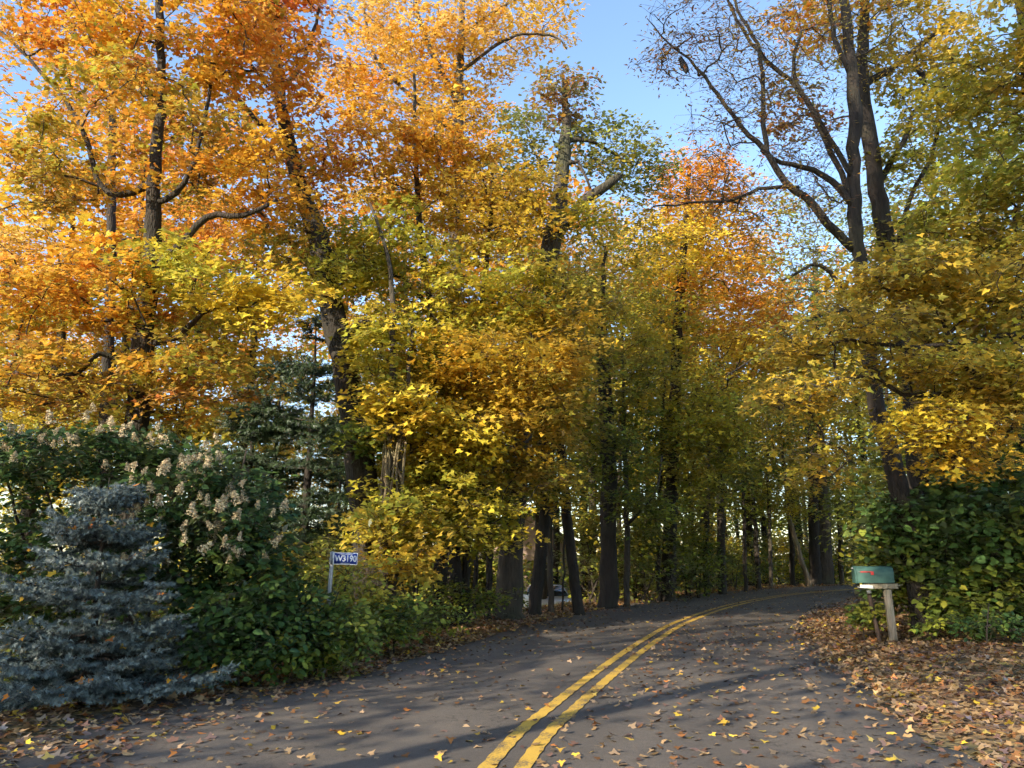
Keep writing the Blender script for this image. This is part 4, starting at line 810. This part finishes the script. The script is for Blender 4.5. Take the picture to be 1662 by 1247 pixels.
und = [(60, 13.5, 1), (150, 14, 0), (0, 15, 2), (100, 17, 0), (690, 22, 1), (760, 23, 0), (640, 22, 0), (590, 22, 2), (720, 24, 2), (795, 23, 1), (965, 23, 0), (1030, 25, 1), (1050, 23.2, 0), (1110, 27, 0), (1130, 25.6, 1), (1190, 31, 0), (1160, 33, 2), (1230, 36, 1), (1260, 38, 2), (1290, 40, 0), (1350, 42, 2), (1385, 41, 1),
       (1420, 36, 0), (1430, 28, 1), (480, 17, 1), (430, 16, 0), (540, 18, 1), (330, 15, 1), (240, 15, 0), (1500, 18, 0), (1580, 17, 1), (1650, 15.5, 1), (1460, 17.5, 2), (1700, 14, 1), (990, 33, 2), (1080, 36, 2), (800, 30, 2), (660, 34, 2), (500, 30, 2), (940, 44, 2), (1210, 45, 2), (1300, 52, 2)]
for px, D, k in und: place(k, px, D, rng.uniform(.85, 1.25), where(UK[k], px, D), US)
# unseen trees added beyond the frame, spaced and stretched to shade road and boughs
SL = 'unseen tree added outside the picture to shade the road'
for x, y, k, sc, sz in [(-13, 3.6, 2, 1.1, 1.6), (-9, -1.6, 1, 1.1, 1.5), (-9.2, 2.2, 2, .95, 1.95), (-17, 1.0, 0, 1.1, 1.0), (-16, 7.4, 3, 1.1, .85), (-20, 10.5, 0, 1.1, .72), (-18, 4.5, 3, 1.1, .95), (-24, 14, 1, 1.1, .8), (-24, 6, 2, 1.1, .95), (-5, -9, 3, 1.0, 1.1), (-8, -15, 0, 1.1, 1.3),
                        (-29, 10, 0, 1.1, 1.1), (-6, -.2, 2, 1.05, 1.55), (7, -8, 2, 1.1, 1.2), (8, -18, 1, 1.2, 1.3), (10, 1.5, 3, .9, .9), (-31, 17, 1, 1.1, 1.1)]:
    ca, sa = math.cos(R(15)), math.sin(R(15)); x, y = 2 + (x - 2) * ca - (y - 9) * sa, 9 + (x - 2) * sa + (y - 9) * ca
    o = place(k, 0, y, sc, SL, TP, None, x); o.scale[2] = sz
# a last mass of wood far off closes the gaps between the trunks
def mass(name, label, n, D0, D1, a0, a1, h, pals, size):
    D = rng.uniform(D0, D1, n); ang = rng.uniform(a0, a1, n); x = D * np.tan(ang)
    top = h * (.7 + .3 * np.sin(ang * 23 + 1.3) * np.sin(ang * 9.1)); cl_ = rng.integers(0, 900, n); off = unit(n) * rng.random(n)[:, None] ** .4
    cx = rng.uniform(a0, a1, 900); cd = rng.uniform(D0, D1, 900); chh = rng.random(900) ** 1.25
    D = cd[cl_] + off[:, 1] * 1.6; x = cd[cl_] * np.tan(cx[cl_]) + off[:, 0] * 2.0
    z = ground_z(x, D) + np.maximum(.05, chh[cl_] * h * (.7 + .3 * np.sin(cx[cl_] * 23 + 1.3) * np.sin(cx[cl_] * 9.1)) + off[:, 2] * 1.2)
    pc = np.array([pick(pals[q % len(pals)], 1)[0] for q in range(900)]); t = pc[cl_] * rng.uniform(.75, 1.25, n)[:, None]
    o = obj(name, leaf_mesh(name, [leaves_np(np.column_stack([x, D, z]), np.column_stack([rng.normal(0, .6, n), rng.normal(-.4, .5, n), np.ones(n)]), rng.random(n) * 6.28, size * rng.uniform(.7, 1.3, n), np.clip(t, 0, .9), 'oval')], M['leaf']))
    return tag(o, label, 'woodland', None, 'stuff')
mass('woodland', 'far off yellow green wood closing the gaps between the trunks', 46000, 58, 80, R(-40), R(40), 9.5, ['yelgreen', 'olive', 'mossy', 'gold', 'olivegold'], .42)
mass('woodland', 'shaded green thicket on the slope behind the roadside trunks', 18000, 40, 52, R(-36), R(30), 3.2, ['mossy', 'olive', 'green', 'yelgreen'], .28)
# ------------------------------------------------------------------ weeds on the verges
n = 1500; x, y, s = scatter(n, -5.4, -4.0, 8, 18, 1.1); z = ground_z(x, y)
cl = rng.random(n)
tint = pick('green', n) * rng.uniform(.8, 1.3, n)[:, None]
parts = [leaves_np(np.column_stack([x, y, z + rng.random(n) * .22]), np.column_stack([rng.normal(0, .6, n), rng.normal(-.3, .5, n), np.ones(n)]), rng.random(n) * 6.28, rng.uniform(.05, .12, n), tint, 'six')]
n = 3500; x, y, s = scatter(n, -4.9, -3.9, 8, 26, 1.1); z = ground_z(x, y)
parts.append(leaves_np(np.column_stack([x, y, z]), np.column_stack([rng.normal(0, 1, n), rng.normal(0, 1, n), rng.normal(0, .25, n)]), rng.random(n) * 6.28, rng.uniform(.06, .12, n), pick('green', n), 'leaflet'))
V, T, K = parts[-1]
# stand the blades upright: rotate each about its root
V = V.reshape(-1, K, 3); root_ = V[:, :1]; d = V - root_; h_ = np.linalg.norm(d, axis=2); V[:, :, 2] = root_[:, :, 2] + h_ * .95; V[:, :, :2] = root_[:, :, :2] + d[:, :, :2] * .35; parts[-1] = (V.reshape(-1, 3), T, K)
o_ = obj('weeds', leaf_mesh('weeds', parts, M['green_leaf'])); tag(o_, 'low green weeds and grass along the edge of the wood', 'weeds', None, 'stuff')

# ------------------------------------------------------------------ address sign
def steel(): return plain('galvanised_steel', (.30, .31, .32), .5, .6, .25, 20, .05)
M['steel'] = steel(); M['signblue'] = plain('blue_sign_sheet', (.018, .05, .30), .4, 0, .08, 8, 0); M['signwhite'] = plain('white_sign_paint', (.75, .77, .80), .5, 0, .05, 20, 0)
sg = P(531, 960, 9.5); sgz = gz1(sg[0], 9.5)
root = thing('address_sign', 'blue house number sign on a grey steel post at the wood edge', 'sign', (sg[0], 9.5, sgz), R(-4))
Z = lambda py: float(P(530, py, 9.5)[2] - sgz)
k = 9.5 / FPX * 1.02
ztop, zbot = Z(896.5), Z(916)
# U channel post: web and two flanges in one mesh
mb = MB(); hgt = ztop + .01
lean = Matrix.Rotation(R(2.0), 4, 'Y')
mb.box((0, 0, hgt / 2 - .1), (.042, .004, hgt + .2)); mb.box((-.021, .012, hgt / 2 - .1), (.004, .022, hgt + .2)); mb.box((.021, .012, hgt / 2 - .1), (.004, .022, hgt + .2))
po = mb.build('post', M['steel'], root, bevel=.001)
pw, ph = .345, ztop - zbot
mb = MB(); mb.box((pw / 2 - .02, -.012, (ztop + zbot) / 2), (pw, .003, ph)); mb.build('plate', M['signwhite'], root, bevel=.0008)
mb = MB(); mb.box((pw / 2 + .005 , -.0150, (ztop + zbot) / 2), (pw - .062, .0014, ph - .018)); mb.build('blue_panel', M['signblue'], root)
mb = MB(); mb.box((.004, -.016, (ztop + zbot) / 2), (.03, .006, ph + .004)); mb.build('bracket', M['steel'], root)
for zz in (ztop - .03, zbot + .03):
    mb = MB(); mb.tube([(.004, -.018, zz), (.004, -.024, zz)], .007, 6); mb.build('bolt', M['steel'], root)
def text(body, size, loc, parent, material, name, align='CENTER', ext=.0006, sx=1.0):
    cu = bpy.data.curves.new(name, 'FONT'); cu.body = body; cu.size = size; cu.align_x = align; cu.align_y = 'CENTER'; cu.extrude = ext; cu.offset = size * .022
    t = bpy.data.objects.new(name, cu); col.objects.link(t); t.parent = parent; t.location = loc; t.rotation_euler = (math.pi / 2, 0, 0); t.scale = (sx, 1, 1); cu.materials.append(material)
    dg = bpy.context.evaluated_depsgraph_get(); dg.update(); me = bpy.data.meshes.new_from_object(t.evaluated_get(dg)); o = obj(name + '_', me, parent); o.location = t.location; o.rotation_euler = t.rotation_euler; o.scale = t.scale
    bpy.data.objects.remove(t); bpy.data.curves.remove(cu); o.name = name
    if not me.materials: me.materials.append(material)
    return o
text('W3190', ph * .72, (pw / 2 + .008, -.0168, (ztop + zbot) / 2 - .002), root, M['signwhite'], 'lettering', sx=.86)
mb = MB(); mb.box((pw / 2 + .01, -.0162, ztop - .021), (.17, .001, .006)); mb.build('small_print_strip', M['signwhite'], root)
mb = MB(); mb.box((pw / 2 + .0, -.0162, zbot + .017), (.12, .001, .004)); mb.build('small_print_strip', M['signwhite'], root)
root.rotation_euler = (0, R(1.5), R(-5))

# ------------------------------------------------------------------ mailbox
M['box_green'] = plain('faded_green_metal', (.05, .12, .10), .55, .1, .3, 5, .06); M['flag_red'] = plain('red_flag_paint', (.55, .035, .03), .5, 0, .12, 12, 0)
M['wood'] = bark_material('weathered_wood', (.22, .18, .135), (.48, .40, .31), .06, 22); M['whitepl'] = plain('white_plastic', (.72, .72, .70), .5, 0, .1, 12, 0); M['rust'] = plain('rusty_stake', (.06, .04, .03), .85, .2, .4, 20, .3)
mx0 = P(1449, 1045, 12.75); mgz = gz1(mx0[0], mx0[1])
mbx = thing('mailbox', 'green metal mailbox with red flag on a wooden post', 'mailbox', (mx0[0], mx0[1], mgz), R(-8))
mpx = 12.75 / FPX * 1.03
zb = float(P(1430, 956, 12.75)[2]) - mgz; zt = float(P(1430, 919, 12.75)[2]) - mgz
mb = MB(); mb.tube([(0.03, 0, -.15), (.015, 0, zb * .5), (-.005, 0, zb)], .0001, 4)
mb = MB(); mb.box((.02, 0, (zb - .01) / 2 - .1), (.105, .095, zb + .19)); 
post = mb.build('post', M['wood'], mbx, bevel=.006); post.rotation_euler = (0, R(-1.5), 0)
mb = MB(); mb.box((-.09, 0, zb + .045), (.50, .13, .085)); arm = mb.build('support_board', M['wood'], mbx, bevel=.008)
# the shell: arched profile swept along the box axis (x); its door end faces the road on the left
bw_, z0 = .20, zb + .092; bh = zt - z0; x0, x1 = -.47, .10
prof = [(-bw_ / 2, 0), (bw_ / 2, 0), (bw_ / 2, bh * .55)] + [(bw_ / 2 * math.cos(a), bh * .55 + bh * .45 * math.sin(a)) for a in np.linspace(.2, math.pi - .2, 9)] + [(-bw_ / 2, bh * .55)]
mb = MB(); n = len(prof)
for xx in (x0, x1): mb.v.append(np.array([(xx, y, z0 + z) for y, z in prof])); mb.n += n
mb.f += [(i, (i + 1) % n, n + (i + 1) % n, n + i) for i in range(n)] + [tuple(range(n))[::-1], tuple(range(n, 2 * n))]
shell = mb.build('box', M['box_green'], mbx, bevel=.006)
mb = MB(); prof2 = [(y * 1.05, z * 1.03 - .004) for y, z in prof]
for xx in (x0 - .028, x0 - .001): mb.v.append(np.array([(xx, y, z0 + z) for y, z in prof2])); mb.n += n
mb.f += [(i, (i + 1) % n, n + (i + 1) % n, n + i) for i in range(n)] + [tuple(range(n))[::-1], tuple(range(n, 2 * n))]
door = mb.build('door', M['box_green'], mbx, bevel=.004)
mb = MB(); mb.box((x0 - .04, 0, z0 + bh * .86), (.025, .05, .03)); mb.build('handle', M['steel'], door, bevel=.004)
mb = MB(); mb.box((x0 + .15, -bw_ / 2 - .006, z0 + bh * .66), (.19, .004, .018)); mb.box((x0 + .235, -bw_ / 2 - .0065, z0 + bh * .58), (.045, .005, .055)); mb.build('flag', M['flag_red'], mbx, bevel=.001)
mb = MB(); mb.tube([(x0 + .035, -bw_ / 2 - .001, z0 + bh * .66), (x0 + .035, -bw_ / 2 - .014, z0 + bh * .66)], .008, 8); mb.build('flag_pivot', M['steel'], mbx)
mb = MB(); mb.box((x0 + .13, -.02, z0 - .075), (.20, .16, .012), Matrix.Rotation(R(4), 4, 'Y')); mb.box((x0 + .13, -.1, z0 - .055), (.20, .008, .05), Matrix.Rotation(R(4), 4, 'Y')); mb.build('newspaper_tray', M['whitepl'], mbx, bevel=.002)
mb = MB(); mb.box((.17, .02, zb + .05), (.16, .03, .018), Matrix.Rotation(R(-10), 4, 'Y')); mb.build('cleat', M['wood'], mbx, bevel=.003)
# leaning stake with a white tip
s0 = P(1430, 1044, 12.9); s1 = P(1413, 962, 12.9); sz = gz1(s0[0], 12.9)
stk = thing('leaning_stake', 'dark rusty stake with white tip leaning beside the mailbox post', 'stake', (s0[0], s0[1], sz))
a = np.array([0, 0, -.15]); b = np.array([s1[0] - s0[0], .05, s1[2] - sz])
mb = MB(); q = np.linspace(0, 1, 7)[:, None]; mb.tube(a * (1 - q) + b * q + rng.normal(0, .004, (7, 3)), np.linspace(.032, .036, 7), 7, True, .12); mb.build('shaft', M['rust'], stk, True)
mb = MB(); d_ = (b - a) / np.linalg.norm(b - a); mb.tube([b - d_ * .015, b + d_ * .04], [.038, .034], 8); mb.build('tip', M['whitepl'], stk, True)

# ------------------------------------------------------------------ parked car, seen between the trunks
M['carwhite'] = plain('white_car_paint', (.74, .76, .80), .3, 0, .03, 3, 0, .6); M['glass'] = plain('dark_glass', (.03, .045, .06), .06, 0, .1, 2, 0); M['tyre'] = plain('tyre_rubber', (.02, .02, .02), .85, 0, .2, 20, .1)
M['chrome'] = plain('bright_trim', (.55, .56, .58), .25, .9, .05, 6, 0); M['lamp'] = plain('lamp_lens', (.62, .66, .70), .12, .1, .1, 9, 0); M['blacktrim'] = plain('black_trim', (.02, .02, .022), .5, 0, .1, 9, 0)
cp = P(910, 975, 34); cz = gz1(cp[0], 34)
car = thing('parked_car', 'white car parked nose on behind the roadside trunks', 'car', (cp[0], 34, cz), R(12))
# stations along the car (y back from the nose): half width, sill z, shoulder z
ST = [(0, .62, .38, .62), (.08, .78, .24, .72), (.35, .88, .2, .80), (1.0, .90, .2, .93), (1.35, .91, .2, .98), (2.4, .92, .2, .99), (3.5, .91, .2, 1.0), (4.1, .86, .24, .98), (4.4, .72, .34, .86)]
mb = MB(); V = []
for y, hw, zb_, zs in ST: V += [(-hw * .9, y, zb_), (-hw, y, zb_ + .18), (-hw, y, zs - .14), (-hw * .9, y, zs - .02), (0, y, zs + .03), (hw * .9, y, zs - .02), (hw, y, zs - .14), (hw, y, zb_ + .18), (hw * .9, y, zb_)]
K = 9; F = [(i * K + k, i * K + (k + 1) % K, (i + 1) * K + (k + 1) % K, (i + 1) * K + k) for i in range(len(ST) - 1) for k in range(K)]
mb.add(V, F + [tuple(range(K))[::-1], tuple((len(ST) - 1) * K + k for k in range(K))]); body = mb.build('body', M['carwhite'], car, True)
def cabin(inset, y0, y1, y2, y3, ztop, zlow):
    return [(-.84 + inset, y0, zlow), (.84 - inset, y0, zlow), (.84 - inset, y3, zlow), (-.84 + inset, y3, zlow), (-.64 + inset, y1, ztop), (.64 - inset, y1, ztop), (.64 - inset, y2, ztop), (-.64 + inset, y2, ztop)]
mb = MB(); mb.add(cabin(0, 1.25, 1.95, 3.2, 3.95, 1.47, .97), [(0, 4, 7, 3), (1, 2, 6, 5), (4, 5, 6, 7), (3, 7, 6, 2), (0, 1, 5, 4)]); cab = mb.build('cabin', M['carwhite'], car, bevel=.03)
def quad(p, name, m, parent, off):
    p = np.array(p, float); nn = np.cross(p[1] - p[0], p[2] - p[0]); nn /= np.linalg.norm(nn); mb = MB(); mb.add(np.vstack([p + nn * off, p - nn * .004]), [(0, 1, 2, 3), (7, 6, 5, 4), (0, 4, 5, 1), (1, 5, 6, 2), (2, 6, 7, 3), (3, 7, 4, 0)]); return mb.build(name, m, parent)
quad([(-.74, 1.31, 1.01), (.74, 1.31, 1.01), (.59, 1.92, 1.44), (-.59, 1.92, 1.44)], 'windscreen', M['glass'], car, .012)
quad([(.74, 3.9, 1.01), (-.74, 3.9, 1.01), (-.59, 3.24, 1.44), (.59, 3.24, 1.44)], 'rear_window', M['glass'], car, .012)
for sx in (-1, 1):
    for ya, yb, yc, yd in ((1.5, 2.55, 2.5, 2.02), (2.62, 3.7, 3.15, 2.58)):
        pp = [(sx * .825, ya, 1.01), (sx * .825, yb, 1.01), (sx * .66, yc, 1.42), (sx * .66, yd, 1.42)]
        quad(pp if sx > 0 else pp[::-1], 'side_window', M['glass'], car, .012)
    mb = MB(); mb.tube([(sx * .95, 1.55, 1.02), (sx * 1.05, 1.53, 1.06)], [.06, .09], 8); mb.build('mirror', M['carwhite'], car, True)
    mb = MB(); mb.box((sx * .60, .06, .66), (.34, .1, .13)); mb.build('headlight', M['lamp'], car, bevel=.03)
    for yy in (.85, 3.5):
        mb = MB(); mb.tube([(sx * .74, yy, .33), (sx * .78, yy, .33), (sx * .92, yy, .33), (sx * .94, yy, .33)], [.28, .33, .33, .29], 22); w = mb.build('wheel', M['tyre'], car, True)
        mb = MB(); mb.tube([(sx * .935, yy, .33), (sx * .95, yy, .33)], [.21, .19], 18); mb.build('rim', M['chrome'], w, True)
mb = MB(); mb.box((0, .03, .60), (.78, .09, .13)); mb.build('grille', M['blacktrim'], car, bevel=.02)
mb = MB(); mb.box((0, .02, .36), (1.3, .12, .14)); mb.build('bumper', M['carwhite'], car, bevel=.04)
mb = MB(); mb.box((0, -.045, .41), (.32, .012, .14)); mb.build('number_plate', M['signwhite'], car)

# ------------------------------------------------------------------ house far behind the trunks
M['siding'] = plain('pale_pink_siding', (.55, .40, .31), .8, 0, .08, 2, .05); M['shingle'] = plain('grey_shingle', (.10, .09, .085), .9, 0, .3, 8, .3)
hp = P(855, 900, 47); hz = gz1(hp[0], 47)
hs = thing('house', 'pale pinkish house with gabled roof glimpsed deep in the wood', 'house', (hp[0], 47, hz), R(8))
mb = MB(); w2, d2, e, rdg = 2.6, 3.5, 3.6, 5.4
mb.add([(-w2, 0, 0), (w2, 0, 0), (w2, 2 * d2, 0), (-w2, 2 * d2, 0), (-w2, 0, e), (w2, 0, e), (w2, 2 * d2, e), (-w2, 2 * d2, e), (0, 0, rdg), (0, 2 * d2, rdg)], [(0, 1, 5, 8, 4), (1, 2, 6, 5), (2, 3, 7, 9, 6), (3, 0, 4, 7)]); mb.build('wall', M['siding'], hs)
for sx in (-1, 1):
    mb = MB(); a = [(sx * (w2 + .35), -.3, e - .2), (sx * (w2 + .35), 2 * d2 + .3, e - .2), (0, 2 * d2 + .3, rdg + .06), (0, -.3, rdg + .06)]
    v = np.array(a); mb.add(np.vstack([v, v + (0, 0, .12)]), [(0, 1, 2, 3), (4, 5, 6, 7), (0, 1, 5, 4), (1, 2, 6, 5), (2, 3, 7, 6), (3, 0, 4, 7)]); mb.build('roof', M['shingle'], hs)
for xx in (-1.3, 1.2):
    mb = MB(); mb.box((xx, -.03, 1.7), (1.0, .06, 1.3)); wi = mb.build('window', M['signwhite'], hs); mb = MB(); mb.box((xx, -.065, 1.7), (.84, .02, 1.14)); mb.build('pane', M['glass'], wi)

# ------------------------------------------------------------------ single fallen leaves on the asphalt nearest the camera
kinds = [('gold', (.62, .38, .06), 'bright yellow maple leaf lying flat on the dark asphalt'), ('rust', (.42, .17, .05), 'rust orange maple leaf lying on the dark asphalt'), ('tan', (.42, .29, .16), 'dry tan maple leaf curled on the dark asphalt')]
for nm, c, lab in kinds:
    me = leaf_mesh('single_leaf', [leaves_np(np.zeros((1, 3)), np.array([[0, 0, 1.]]), np.array([0.0]), np.array([1.0]), np.array([c]), 'maple10', .45, .5)], M['dry_leaf'])
    xs, ys, ss = scatter(34, -2.7, 2.3, 4.3, 13, 1.3)
    for x_, y_, s_ in zip(xs, ys, ss):
        o = obj('fallen_leaf', me); o.location = (x_, y_, float(road_z(np.array([s_]))[0]) + .022); o.rotation_euler = (rng.normal(0, .14), rng.normal(0, .14), rng.random() * 6.28); o.scale = [rng.uniform(.06, .10)] * 3
        tag(o, lab, 'leaf', 'single fallen leaves on the road')
by = {}
for o in bpy.data.objects:
    if o.parent is None and o.get('group') in ('trees deep in the wood', 'understory shrubs in the wood') and o['label'] != SL: by.setdefault(o['label'], []).append(o)
for lab, os_ in by.items():
    if len(os_) == 3:
        os_.sort(key=lambda o: o.location.x); [o.__setitem__('label', w_ + lab) for o, w_ in zip(os_, ('leftmost ', 'middle ', 'rightmost '))]
    if len(os_) == 2:
        os_.sort(key=lambda o: o.location.y); os_[0]['label'] = 'nearer ' + lab; os_[1]['label'] = 'farther ' + lab
tri = sum(sum(len(p.vertices) - 2 for p in m.polygons) if len(m.polygons) < 3000 else len(m.loops) - 2 * len(m.polygons) for m in bpy.data.meshes)
print('TRIANGLES', tri, 'OBJECTS', len(bpy.data.objects))
